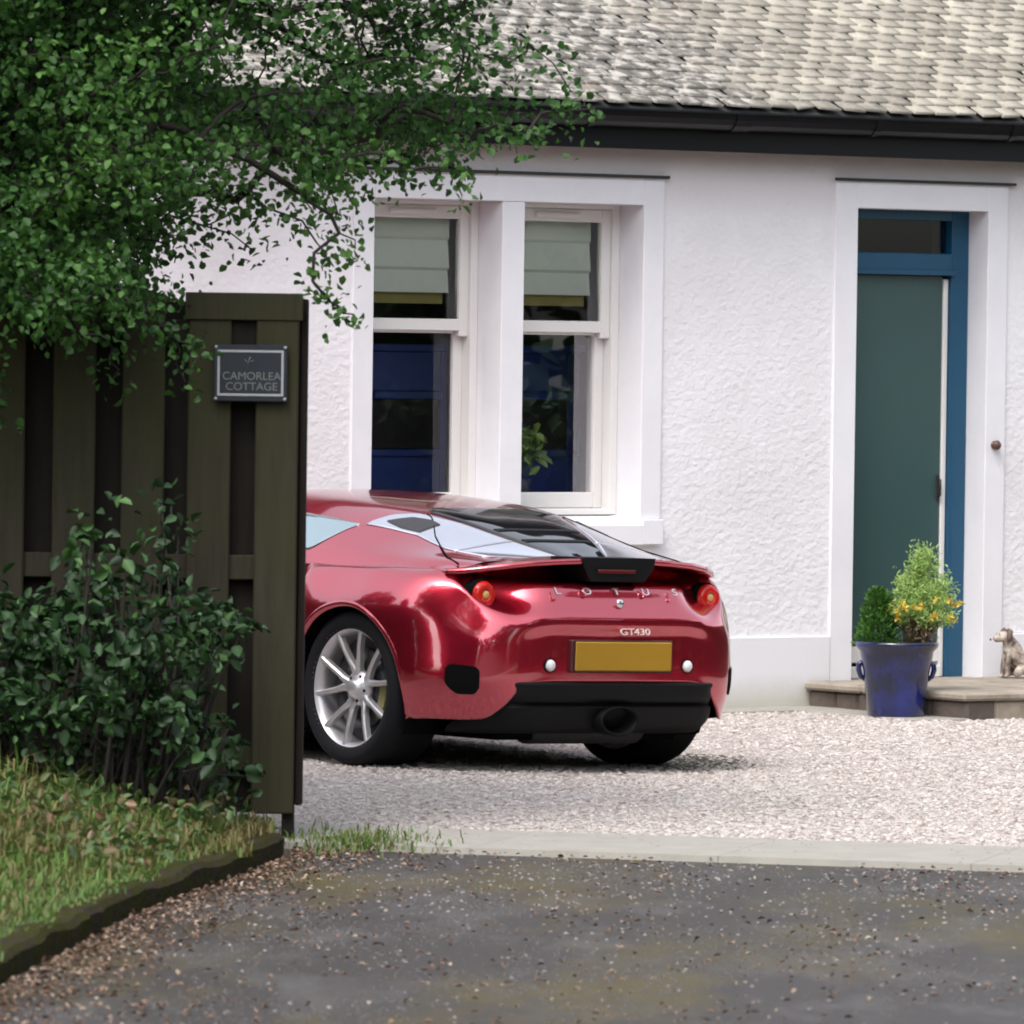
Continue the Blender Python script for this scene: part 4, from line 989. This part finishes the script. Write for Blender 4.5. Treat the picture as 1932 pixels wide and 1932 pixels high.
# ---- bumper vents: flat black patches painting the recess darkness, following the corner
BY = BG[:, :, :]
def bpt(s, z):
    """point on the body at arc parameter s (station index float) and height z"""
    i0 = int(s); f = s-i0; col = BG[i0]*(1-f)+BG[min(i0+1, len(BG)-1)]*f
    jj = int(2*8); zs = col[jj:, 2][::-1]; i = np.interp(z, zs, np.arange(len(zs))); k = len(zs)-1-i; k0 = int(min(k, len(zs)-2)); g = k-k0
    return Vector(col[jj+k0]*(1-g)+col[jj+k0+1]*g)
def find_s(z, u=None, y=None):
    best = None
    for s in range(int(len(BG)*.6), len(BG)):
        p = bpt(s, z); e_ = abs(p.x-u) if u is not None else abs(p.y-y)
        if best is None or e_ < best[0]: best = (e_, s)
    return best[1]
s0 = find_s(.42, u=.80); s1 = find_s(.42, u=.705)
for sg in (-1, 1):
    V = []; F = []; ns = 14; nz = 12
    zt = lambda t: .470-.012*t; zb = lambda t: .375-.035*min(1, t*3)+.0*t
    for i in range(ns):
        t = i/(ns-1)
        edge = min(1, min(t, 1-t)*6)**.5
        for k in range(nz):
            q = k/(nz-1); zz_ = zt(t)*(1-q)+zb(t)*q; zm = .415
            zz_ = zm+(zz_-zm)*(.6+.4*edge)
            p = bpt(s0+(s1-s0)*t, zz_); nrm = Vector((p.x, p.y*1.0, 0)); nrm = Vector((.75, -.65, 0)); p = p+nrm*.004
            V.append((p.x*sg, p.y, p.z))
    for i in range(ns-1):
        for k in range(nz-1): F.append((i*nz+k, i*nz+k+1, (i+1)*nz+k+1, (i+1)*nz+k))
    o = MB().add(V, F, True).build('bumper_vent', M_BLKREC, car)
# ---- diffuser
DF = [  # z, [(u,y)] profile from centre outwards
 (.402, [(0, -.760), (.2, -.758), (.4, -.752), (.50, -.742), (.575, -.720), (.60, -.66)]),
 (.388, [(0, -.782), (.2, -.780), (.4, -.774), (.50, -.760), (.570, -.728), (.60, -.66)]),
 (.330, [(0, -.775), (.2, -.773), (.4, -.767), (.53, -.745), (.60, -.66), (.62, -.58)]),
 (.300, [(0, -.735), (.2, -.733), (.4, -.728), (.53, -.722), (.605, -.64), (.63, -.56)]),
 (.292, [(0, -.752), (.2, -.750), (.4, -.745), (.535, -.735), (.61, -.645), (.635, -.56)]),
 (.235, [(0, -.725), (.2, -.722), (.4, -.716), (.55, -.70), (.645, -.58), (.67, -.50)]),
 (.190, [(0, -.68), (.2, -.68), (.4, -.675), (.55, -.64), (.66, -.52), (.69, -.44)]),
 (.170, [(0, -.60), (.2, -.60), (.4, -.60), (.54, -.56), (.65, -.50), (.68, -.42)]),
 (.165, [(0, .0), (.2, .0), (.4, .0), (.5, .0), (.55, .0), (.56, .0)])]
DT = np.array([[(u, y, z_) for u, y in row] for z_, row in DF]).transpose(1, 0, 2)
Vs = []; Fs = []
DD_, _ = densify(DT, .03, 5)
Vs, Fs = grid_half_mesh(DD_, '', None, None, cut=False)
MB().add(Vs, Fs, True).build('diffuser', M_BLKPL, car)
mb = MB(); n = 40; V = []; F = []
for i in range(n):
    a_ = 2*math.pi*i/n; cx_, cz_ = math.cos(a_)*.105, math.sin(a_)*.058
    for rr3, yy3 in ((1.0, -.70), (1.04, -.775), (.96, -.785), (.86, -.775), (.80, -.55)): V.append((cx_*rr3, yy3, .235+cz_*rr3*(1 if cz_ > 0 else 1.15)))
for i in range(n):
    for k in range(4): F.append((i*5+k, ((i+1) % n)*5+k, ((i+1) % n)*5+k+1, i*5+k+1))
F.append(tuple(i*5+4 for i in range(n)))
MB().add(V, F, True).build('exhaust', simple('dark_exhaust', (.004, .004, .005), .7, Specular_IOR_Level=.15), car)
mb = MB(); mb.tube([(-.30, -.50, .22), (.30, -.50, .22)], [.10, .10], 20); mb.build('silencer', simple('silencer_steel', (.03, .03, .03), .5), car)
# floor pan
mb = MB(); mb.box(-.84, .84, .39, 2.18, .13, .20, .02); mb.box(-.50, .50, -.55, .389, .14, .20); mb.box(-.50, .50, 2.21, 3.3, .14, .20); mb.build('floor_pan', M_BLKREC, car)
mb = MB(); mb.box(-.70, .70, -.44, -.40, .25, .8); mb.box(-.56, .56, -.40, 3.0, .20, .74); mb.build('inner_shell', M_BLKREC, car)
# headlights, mirrors, front grille, side intakes
for s_ in (-1, 1):
    mb = MB(); V = []
    hd = [(.50, 3.03, .655), (.60, 2.97, .66), (.70, 2.83, .735), (.72, 2.62, .80), (.64, 2.66, .795), (.56, 2.86, .72)]
    c0 = Vector((s_*.62, 2.84, .742))
    mb.add([c0]+[(s_*a, b, c_+.014) for a, b, c_ in hd], [(0, i+1, (i+1) % 6+1) for i in range(6)]); mb.build('headlight', gloss('headlight_lens', (.55, .57, .6), .05), car)
    mb = MB(); mb.tube([(s_*.80, 1.80, .86), (s_*.88, 1.80, .89), (s_*.93, 1.80, .925), (s_*1.02, 1.79, .93), (s_*1.06, 1.79, .925)], [.012, .014, .05, .058, .03], 14); mb.build('wing_mirror', M_RED, car)
    mb = MB(); P_ = [bp for bp in ((.842, .60, .74), (.80, .41, .765), (.86, .40, .50), (.875, .52, .45), (.858, .62, .5))]
    c0 = Vector((s_*.842, .52, .60)); mb.add([c0]+[(s_*(a+.012), b, c_) for a, b, c_ in P_], [(0, i+1, (i+1) % 5+1) for i in range(5)])
MB().box(-.5, .5, 3.445, 3.462, .20, .33, .01).build('front_grille', M_BLKREC, car)
# ---- wheels : local x outwards
def build_wheel(loc, mirror, rt_, wdt):
    # wheel face at outer plane x=0 (outwards +x); inner side -wdt
    rr0 = .268
    mb = MB()
    prof = [(rr0-.018, -wdt+.02), (rr0, -wdt+.01), (rr0-.02, -wdt*.7), (rr0-.035, -.10), (rr0-.030, -.035), (rr0-.014, -.014), (rr0-.002, -.006), (rr0+.002, -.012)]
    mb.lathe(prof, 'x', 64)
    # hub
    mb.lathe([(.0001, -.018), (.030, -.018), (.036, -.024), (.040, -.040), (.075, -.052), (.078, -.085)], 'x', 32)
    # spokes in pairs
    for k in range(5):
        a0 = R_(90+72*k)
        for sd_ in (-1, 1):
            pts = [(.060, a0+sd_*R_(6), -.046, .019), (.095, a0+sd_*R_(10), -.040, .0135), (.13, a0+sd_*R_(15), -.033, .0105), (.18, a0+sd_*R_(17), -.024, .0095), (.235, a0+sd_*R_(18), -.018, .0095), (.258, a0+sd_*R_(18.3), -.016, .011)]
            V = []; F = []
            for (r_, a_, x_, hw) in pts:
                c = Vector((0, math.cos(a_)*r_, math.sin(a_)*r_)); tdir = Vector((0, -math.sin(a_), math.cos(a_)))
                hw *= 1.22
                V += [c+tdir*hw+Vector((x_-.03, 0, 0)), c+tdir*hw*.95+Vector((x_-.006, 0, 0)), c+tdir*hw*.45+Vector((x_, 0, 0)), c-tdir*hw*.45+Vector((x_, 0, 0)), c-tdir*hw*.95+Vector((x_-.006, 0, 0)), c-tdir*hw+Vector((x_-.03, 0, 0))]
            for i in range(len(pts)-1):
                for j in range(6): F.append((i*6+j, i*6+(j+1) % 6, (i+1)*6+(j+1) % 6, (i+1)*6+j))
            mb.add(V, F)
    whl = mb.build('wheel', M_ALLOY, car)
    mb = MB(); tp = [(rr0-.012, -.012), (rr0+.006, -.001), (rr0+.03, .004), (rt_-.03, .002), (rt_-.010, -.012), (rt_-.001, -.034), (rt_, -wdt*.5), (rt_-.001, -wdt+.034), (rt_-.010, -wdt+.012), (rt_-.03, -wdt), (rr0+.02, -wdt), (rr0-.01, -wdt+.02)]
    mb.lathe(tp, 'x', 72); mb.build('tyre', M_TYRE, whl)
    mb = MB(); mb.lathe([(.08, -.075), (.175, -.075), (.175, -.10), (.08, -.10)], 'x', 40, closed=True); mb.lathe([(.0001, -.12), (.235, -.12)], 'x', 40)
    mb.build('brake_disc', M_DISC, whl)
    mb = MB(); pc = []
    for i in range(9):
        a_ = R_(-20+i*6-30); pc.append((-.06, math.cos(a_)*.19, math.sin(a_)*.19))
    pc = pc+[(p[0], p[1]*.76, p[2]*.76) for p in reversed(pc)]
    mb.poly(pc, (-.05, 0, 0)); mb.build('brake_caliper', M_CAL, whl)
    for i in range(5):
        a_ = R_(90+36+72*i); MB().lathe([(.0001, -.043), (.007, -.043), (.007, -.06)], 'x', 8, (0, math.cos(a_)*.056, math.sin(a_)*.056)).build('wheel_nut', M_BLKREC, whl)
    whl.location = loc; whl.rotation_euler = (0, 0, math.pi if mirror else 0)
    if mirror: whl.rotation_euler = (R_(8), 0, math.pi)
    return whl
build_wheel((-.885, 0, .345-.007), True, .338, .285); build_wheel((.885, 0, .345-.007), False, .338, .285)
build_wheel((-.875, 2.575, .335-.005), True, .33, .235); build_wheel((.875, 2.575, .335-.005), False, .33, .235)
mb = MB(); mb.tube([(-.7, 0, .33), (.7, 0, .33)], .03, 10); mb.tube([(-.7, 2.575, .33), (.7, 2.575, .33)], .03, 10); mb.build('axle', M_BLKREC, car)

# ================================================================== FENCE
fn = empty('board_fence', (-2.6, 26.05, 0)); tag(fn, 'tall weathered wooden fence of spaced upright boards at the left of the gateway', 'fence')
FX = fn.location.x
def fpx(x): return (x-966)/FL*26.05-FX
bp_l = [(-330, -235), (-215, -130), (-105, -25), (-30, 45), (98, 178), (228, 308), (352, 433), (480, 560)]
mb = None
for i, (a, b) in enumerate(bp_l):
    top = 1.985+rng.normal(0, .004)
    if (a, b) == (480, 560): top = 2.0
    mb = MB(); mb.box(fpx(a), fpx(b), -.012+rng.normal(0, .002), .010, .10, top, .006); mb.build('board', M_WOOD, fn)
for i in range(len(bp_l)-1):
    a = bp_l[i][1]-22; b = bp_l[i+1][0]+22
    mb = MB(); mb.box(fpx(a), fpx(b), .062, .082, .10, 1.97, .004); mb.build('back_board', M_WOOD2, fn)
for z_ in (1.86, 1.00, .30):
    mb = MB(); mb.box(fpx(-340), fpx(555), .0115, .0600, z_-.045, z_+.045, .004); mb.build('rail', M_WOOD2 if z_ > 1.8 else M_WOOD, fn)
mb = MB(); mb.box(fpx(345), fpx(567), -.020, -.0125, 1.905, 2.005, .003); mb.build('top_board', M_WOOD, fn)
mb = MB(); mb.box(fpx(538), fpx(561), .0125, .115, -.05, 1.98, .004); mb.build('post', M_WOOD2, fn)
mb = MB(); mb.box(fpx(561)+.002, fpx(576), .03, .14, .13, 1.985, .004); mb.build('gate_stop', M_WOOD2, fn)
# sign
sg = empty('house_sign', Vector((FX+fpx(470), 26.05-.045, 1.712))); tag(sg, 'dark slate cottage name sign with pale border screwed to the fence', 'sign')
sw_, sh_ = 140/FL*26.05/2, 108/FL*26.05/2
rx = R_(1.2)
MB().box(-sw_, sw_, 0, .012, -sh_, sh_, .004).build('plaque', M_SIGN, sg)
mb = MB(); bw, bh, bt = sw_*.86, sh_*.76, .0045
for a in ((-bw, bw, bh-bt, bh+bt), (-bw, bw, -bh-bt, -bh+bt)): mb.box(a[0], a[1], -.003, 0, a[2], a[3], .001)
for a in (-bw, bw): mb.box(a-bt, a+bt, -.0032, 0, -bh-bt, bh+bt, .001)
mb.build('border', M_SIGNW, sg)
M_TXT = simple('sign_lettering', (.13, .15, .145), .6)
for tx, zz_, sz in (('CAMORLEA', -.012, .041), ('COTTAGE', -.050, .041)):
    text_mesh('lettering', tx, sz, M_TXT, sg, Matrix.Translation((0.004, -.001, zz_)) @ Matrix.Rotation(R_(90), 4, 'X') @ Matrix.Diagonal((1.0, 1, 1, 1)), .001)
mb = MB(); mb.tube([(-.01, -.002, .015), (-.008, -.002, .045), (.0, -.002, .06)], .0018, 5); mb.tube([(-.008, -.002, .035), (-.022, -.002, .05)], .0016, 5); mb.tube([(-.006, -.002, .04), (.012, -.002, .048)], .0016, 5); mb.build('emblem', M_TXT, sg)
for sx_ in (-1, 1):
    for sz_ in (-1, 1): MB().lathe([(.0001, -.004), (.005, -.003), (.006, 0)], 'y', 12, (sx_*sw_*.93, 0, sz_*sh_*.90)).build('screw', M_SIGNW, sg)

# ================================================================== TREE
def frame_xy(P):
    P = np.asarray(P); d = P-np.array([0, 0, EYE]); f_, r_, u_ = np.array(_f), np.array(_r2), np.array(_u2); z_ = d@f_
    return 966+FL*(d@r_)/z_, 966-FL*(d@u_)/z_
tree = empty('broadleaf_tree', (-2.05, 26.95, 0)); tag(tree, 'leafy small leaved tree behind the fence with branches hanging over its top', 'tree')
TB = np.array([-2.05, 26.95, 0.0])
# crown volume in metres (x to the right, y away, z up); outline in the plane facing the drive
def wpt(x, y): p = at(x, y, 26.6); return (p.x, p.z)
OUT = [wpt(*p) for p in [(-700, 560), (-100, 610), (150, 600), (330, 600), (430, 570), (530, 545), (600, 548), (640, 520), (672, 470), (630, 410), (665, 360), (690, 325), (760, 300), (850, 290), (915, 300), (935, 270), (1040, 258), (1130, 205), (1075, 90), (1100, -60), (1000, -300), (700, -700), (200, -1000), (-400, -900), (-900, -500), (-1000, 100)]]
ncand = 60000
C_ = np.stack([rng.uniform(-4.2, 0.4, ncand), rng.uniform(25.2, 28.6, ncand), rng.uniform(1.9, 5.3, ncand)], 1)
ok = in_poly(C_[:, 0], C_[:, 2], OUT)
# thickness of the crown falls towards its right-hand tip
thk = np.clip((0.5-C_[:, 0])*0.75, 0.25, 1.9); ok &= np.abs(C_[:, 1]-26.7) < thk
C_ = C_[ok]
nz_ = np.array([mnoise.noise(Vector(c*1.5))+.6*mnoise.noise(Vector(c*3.7)) for c in C_])
fx, fy = frame_xy(C_)
dens = np.where(fx < 480, 0.52, 0.44)+nz_*0.9
gap = ((fx > 240) & (fx < 560) & (fy > 400) & (fy < 560)) | ((fx > 520) & (fx < 700) & (fy > 330) & (fy < 520)); dens -= gap*0.42
dens += ((fx > 0) & (fx < 240) & (fy < 560))*0.12
print('cand', len(C_))
keep = rng.random(len(C_)) < dens*0.33
C_ = C_[keep]
# visible hanging sprays (tip twigs at the edge of the crown)
def spray(x0, y0, x1, y1, d, n):
    return np.array([at(x0+(x1-x0)*i/(n-1), y0+(y1-y0)*i/(n-1), d+.02*i) for i in range(n)])
extra = np.concatenate([spray(850, 290, 872, 370, 25.9, 4), spray(740, 300, 752, 325, 25.9, 2), spray(590, 530, 640, 590, 25.9, 4), spray(640, 590, 672, 600, 25.98, 2), spray(1020, 215, 1120, 205, 26.2, 4), spray(640, 440, 670, 470, 26, 2), spray(960, 240, 1030, 262, 26.1, 3),
                        spray(280, 590, 330, 640, 25.6, 3), spray(320, 630, 385, 665, 25.6, 3), spray(200, 640, 210, 720, 25.6, 3), spray(60, 570, 90, 640, 25.6, 3), spray(-20, 640, 5, 800, 25.6, 5), spray(340, 660, 350, 720, 25.65, 2), spray(130, 590, 160, 630, 25.6, 2)])
is_ex = np.concatenate([np.zeros(len(C_), bool), np.ones(len(extra), bool)])
C_ = np.concatenate([C_, extra])
# connect clusters into a branching skeleton grown from the trunk forks
forks = [np.array(TB+o_) for o_ in ((0, 0, 1.3), (-.05, -.1, 1.9), (.1, 0, 2.4), (.0, .1, 2.9), (-.1, 0, 3.5), (-.3, .1, 2.4), (.35, -.1, 2.8), (-.5, 0, 3.2), (.5, 0, 3.4))]
nodes = [tuple(f) for f in forks]; par = [-1, 0, 1, 2, 3, 1, 2, 5, 6]
cost = [0.0, .5, 1., 1.5, 2., 1.0, 1.4, 1.6, 1.9]
order = np.argsort(np.linalg.norm((C_-np.array(forks[2]))*[1, 1, 1.0], axis=1))
NA = np.array(nodes+[(0, 0, 0)]*len(C_), float); CA_ = np.array(cost+[0]*len(C_), float); cnt = len(nodes)
for ci in order:
    d = np.linalg.norm(NA[:cnt]-C_[ci], axis=1); tot = d*1.0+CA_[:cnt]*0.22+np.where(d < .03, 5, 0); k = int(np.argmin(tot))
    NA[cnt] = C_[ci]; CA_[cnt] = CA_[k]+d[k]; par.append(k); cnt += 1
kids = np.zeros(cnt)
for i in range(cnt-1, 0, -1):
    kids[par[i]] += 1+kids[i]
rad = 0.0028*(1+kids)**0.46
mb = MB()
for i in range(1, cnt):
    a, b = Vector(NA[par[i]]), Vector(NA[i]); r0 = min(rad[par[i]], rad[i]*1.25); mid = a.lerp(b, .5)+Vector((random.gauss(0, .02), random.gauss(0, .02), (b-a).length*.06))
    mb.tube([a, mid, b], [r0, (r0+rad[i])/2, rad[i]], 5 if rad[i] < .02 else 8, caps=False)
mb.v = [(x-TB[0], y-TB[1], z_) for x, y, z_ in mb.v]
mb.build('limbs', M_BARK, tree)
mb = MB(); tr_pts = [(0, 0, -.05), (.02, 0, .5), (0, 0, 1.3)]; mb.tube(tr_pts, [.13, .11, .09], 14)
for o_ in ((-.35, .05), (.30, .1), (.12, -.15), (-.18, .12)):
    mb.tube([(0, 0, .3), (o_[0]*.6, o_[1], 1.1), (o_[0], o_[1]*1.4, 2.0), (o_[0]*1.15, o_[1]*1.6, 3.1)], [.07, .055, .04, .018], 10)
mb.build('trunk', M_BARK, tree)
LP = []; LD = []; LS = []; LA = []
nl = 34
for i in range(len(C_)):
    c = C_[i]; base_dir = unit(C_[i]-NA[par[9+int(np.where(order == i)[0][0])]]) if False else unit(np.array([rng.normal(.25, .8), rng.normal(0, .6), rng.normal(-.25, .45)]))
    k = nl if not is_ex[i] else 12
    L_ = 0.20 if not is_ex[i] else 0.10
    tt = rng.uniform(-.6, .6, k)[:, None]; sprd = .045 if not is_ex[i] else .022
    LP.append(c+base_dir*tt*L_+rng.normal(0, sprd, (k, 3))-np.array([0, 0, 1])*tt**2*.08)
    LD.append(base_dir*.6+rng.normal(0, .8, (k, 3))+[0, 0, -.25])
    LS.append(rng.uniform(.018, .044, k)); LA.append(np.clip(rng.normal(.45, .2, k)+mnoise.noise(Vector(c*1.2))*.5, 0, .93)+(rng.random(k) < .006)*.06)
LP = np.concatenate(LP)-TB; LD = np.concatenate(LD)
leaves_mesh('crown', LP, LD, np.concatenate(LS), M_LEAF, tree, width=.78, up=.6, arr=np.concatenate(LA))
print('leaves', len(LP), 'clusters', len(C_))

# ================================================================== SHRUB in front of the fence
bush = empty('evergreen_shrub', (-1.55, 25.35, 0.2)); tag(bush, 'dark glossy leaved shrub spreading in front of the foot of the fence', 'shrub')
BB = np.array([-1.55, 25.35, 0.2])
def wpt2(x, y): p = at(x, y, 25.4); return (p.x, p.z)
OB = [wpt2(*p) for p in [(-600, 900), (-200, 1050), (30, 1130), (130, 1080), (170, 960), (205, 890), (240, 930), (330, 950), (365, 1010), (330, 1060), (370, 1120), (470, 1180), (455, 1220), (400, 1260), (395, 1330), (440, 1400), (465, 1470), (490, 1530), (430, 1545), (330, 1500), (200, 1470), (90, 1420), (-20, 1400), (-400, 1450), (-700, 1400)]]
nc = 11000; Cb = np.stack([rng.uniform(-3.0, -.85, nc), rng.uniform(24.95, 25.9, nc), rng.uniform(.15, 1.5, nc)], 1)
ok = in_poly(Cb[:, 0], Cb[:, 2], OB); Cb = Cb[ok]
nz_ = np.array([mnoise.noise(Vector(c*2.6)) for c in Cb]); fx, fy = frame_xy(Cb)
pr = np.where(fy < 1150, .10, .42)+nz_*1.0; pr = np.where((fx > 330) & (fy > 1200), pr*.5, pr)
Cb = Cb[rng.random(len(Cb)) < pr*.42]
mb = MB(); LP = []; LD = []; LS = []; LA = []
for c in Cb:
    d = unit(np.array([rng.normal(.3, .7), rng.normal(-.35, .5), rng.normal(.25, .6)])); k = 8
    tt = rng.uniform(-.5, .5, k)[:, None]; LP.append(c+d*tt*.16+rng.normal(0, .02, (k, 3))); LD.append(d*.5+rng.normal(0, .7, (k, 3))+[0, 0, -.2]); LS.append(rng.uniform(.028, .072, k)); LA.append(np.clip(rng.normal(.4, .25, k), 0, 1))
    if rng.random() < .35:
        a = Vector(c-BB); r0 = Vector((a.x*.75+random.gauss(0, .05), a.y*.5, -.02)); mb.tube([r0, r0.lerp(a, .5)+Vector((random.gauss(0, .04), random.gauss(0, .03), .05)), a], [.009, .006, .003], 5, caps=False)
mb.build('stems', M_BARK, bush)
leaves_mesh('foliage', np.concatenate(LP)-BB, np.concatenate(LD), np.concatenate(LS), M_BUSH, bush, width=.62, up=.8, arr=np.concatenate(LA))
# dead stalks / bracken in the bank
n = 4800; Y = rng.uniform(21.0, 25.7, n); X = kerb_x(Y)-.12-rng.uniform(0, 1.7, n); arr = np.clip(rng.normal(.62, .22, n), 0, 1)
tag(blades('dry_grass', X, Y, bank_h(X, Y), rng.uniform(.10, .30, n)*np.clip((kerb_x(Y)-X)*1.2, .3, 1), M_GRASS, 1.5, .008, arr), 'taller straw coloured stalks leaning among the green bank grass', 'dry grass', kind='stuff')
n = 2200; Y = rng.uniform(23.2, 25.8, n); X = kerb_x(Y)-.12-rng.uniform(0, 1.5, n); Z = bank_h(X, Y)+rng.uniform(0, .14, n)
tag(leaves_mesh('ground_ivy', np.stack([X, Y, Z], 1), rng.normal(size=(n, 3)), rng.uniform(.025, .06, n), leafmat('low_weed_leaves', [(0, (.04, .09, .02)), (.7, (.08, .13, .035)), (.85, (.13, .09, .04)), (1, (.22, .14, .08))]), width=.6), 'low mixed weeds and brown leaves under the shrub', 'ground cover', kind='stuff')

# ================================================================== HEDGES beside the drive (unseen, added to darken the car's reflections)
def hedge(name, label, a, b, h_, wd_, n):
    a = Vector((*a, 0)); b = Vector((*b, 0)); d = (b-a).normalized(); nn = Vector((-d.y, d.x, 0)); L_ = (b-a).length
    root = empty(name, a); tag(root, label, 'hedge')
    P = np.zeros((n, 3)); t = rng.random(n)*L_; face = rng.random(n); u_ = rng.uniform(-1, 1, n)*wd_; z_ = rng.random(n)*h_
    u_ = np.where(face < .4, -wd_+rng.normal(0, .05, n), np.where(face < .8, wd_+rng.normal(0, .05, n), u_)); z_ = np.where(face >= .8, h_+rng.normal(0, .05, n), z_)
    P[:, 0] = d.x*t+nn.x*u_; P[:, 1] = d.y*t+nn.y*u_; P[:, 2] = z_
    leaves_mesh('foliage', P, rng.normal(size=(n, 3)), rng.uniform(.05, .12, n), M_WOODLAND, root, width=.7)
    mb = MB(); V = []
    q0 = -nn*(wd_-.06)+d*.05; q1 = nn*(wd_-.06)+d*.05; q2 = q1+d*(L_-.1); q3 = q0+d*(L_-.1)
    mb.poly([q0, q1, q2, q3], (0, 0, h_-.06)); mb.build('inner_twigs', M_BARK, root)
hedge('reflection_hedge', 'unseen dark hedge behind the board fence, added to darken car reflections', (-4.4, 28), (-6.5, 37), 2.1, .35, 9000)
hedge('reflection_hedge', 'unseen dark hedge along the right edge of the gravel, added to darken car reflections', (4.5, 27.5), (5.3, 37.5), 1.5, .35, 8000)

# ================================================================== WOODLAND around (far side of the road and beyond the cottage)
def wood(name, label, pts, hmin, hmax, n, size, seedz):
    P = []
    pts = [Vector((*p, 0)) for p in pts]; seg = [(a, b, (b-a).length) for a, b in zip(pts[:-1], pts[1:])]; tot = sum(s[2] for s in seg)
    # lumpy crowns: centre points of crowns
    cr = []
    for a, b, l in seg:
        k = max(1, int(l/2.6))
        for i in range(k):
            p = a.lerp(b, (i+.5)/k); hh_ = random.uniform(hmin, hmax)
            for lay in range(int(hh_/1.6)):
                cr.append((p.x+random.gauss(0, 1.0), p.y+random.gauss(0, 1.0), 0.7+lay*1.6+random.uniform(-.3, .3), random.uniform(1.2, 1.9)))
    cr = np.array(cr); idx = rng.integers(0, len(cr), n); d = unit(rng.normal(size=(n, 3)))*(rng.random(n)[:, None]**.4)
    P = cr[idx, :3]+d*cr[idx, 3:4]; P[:, 2] = np.maximum(P[:, 2], .05)
    o = leaves_mesh(name, P, rng.normal(size=(n, 3)), rng.uniform(.6, 1.4, n)*size, M_WOODLAND, width=.8)
    return tag(o, label, 'wood', kind='stuff')
wood('wood', 'dark trees growing beyond the left end of the cottage', [(-16, 12), (-12, 22), (-11, 34), (-9, 44), (-5, 50), (2, 54)], 5.0, 7.0, 40000, .26, 1)
wood('wood', 'unseen dark roadside trees facing the drive, made tall and close to darken car reflections', [(-20, -3), (-8, -9), (8, -10), (16, -4), (15, 8), (14, 20), (14, 32)], 9, 12, 120000, .26, 2)  # unseen belt, height and nearness shaped to keep sky out of the car's reflections
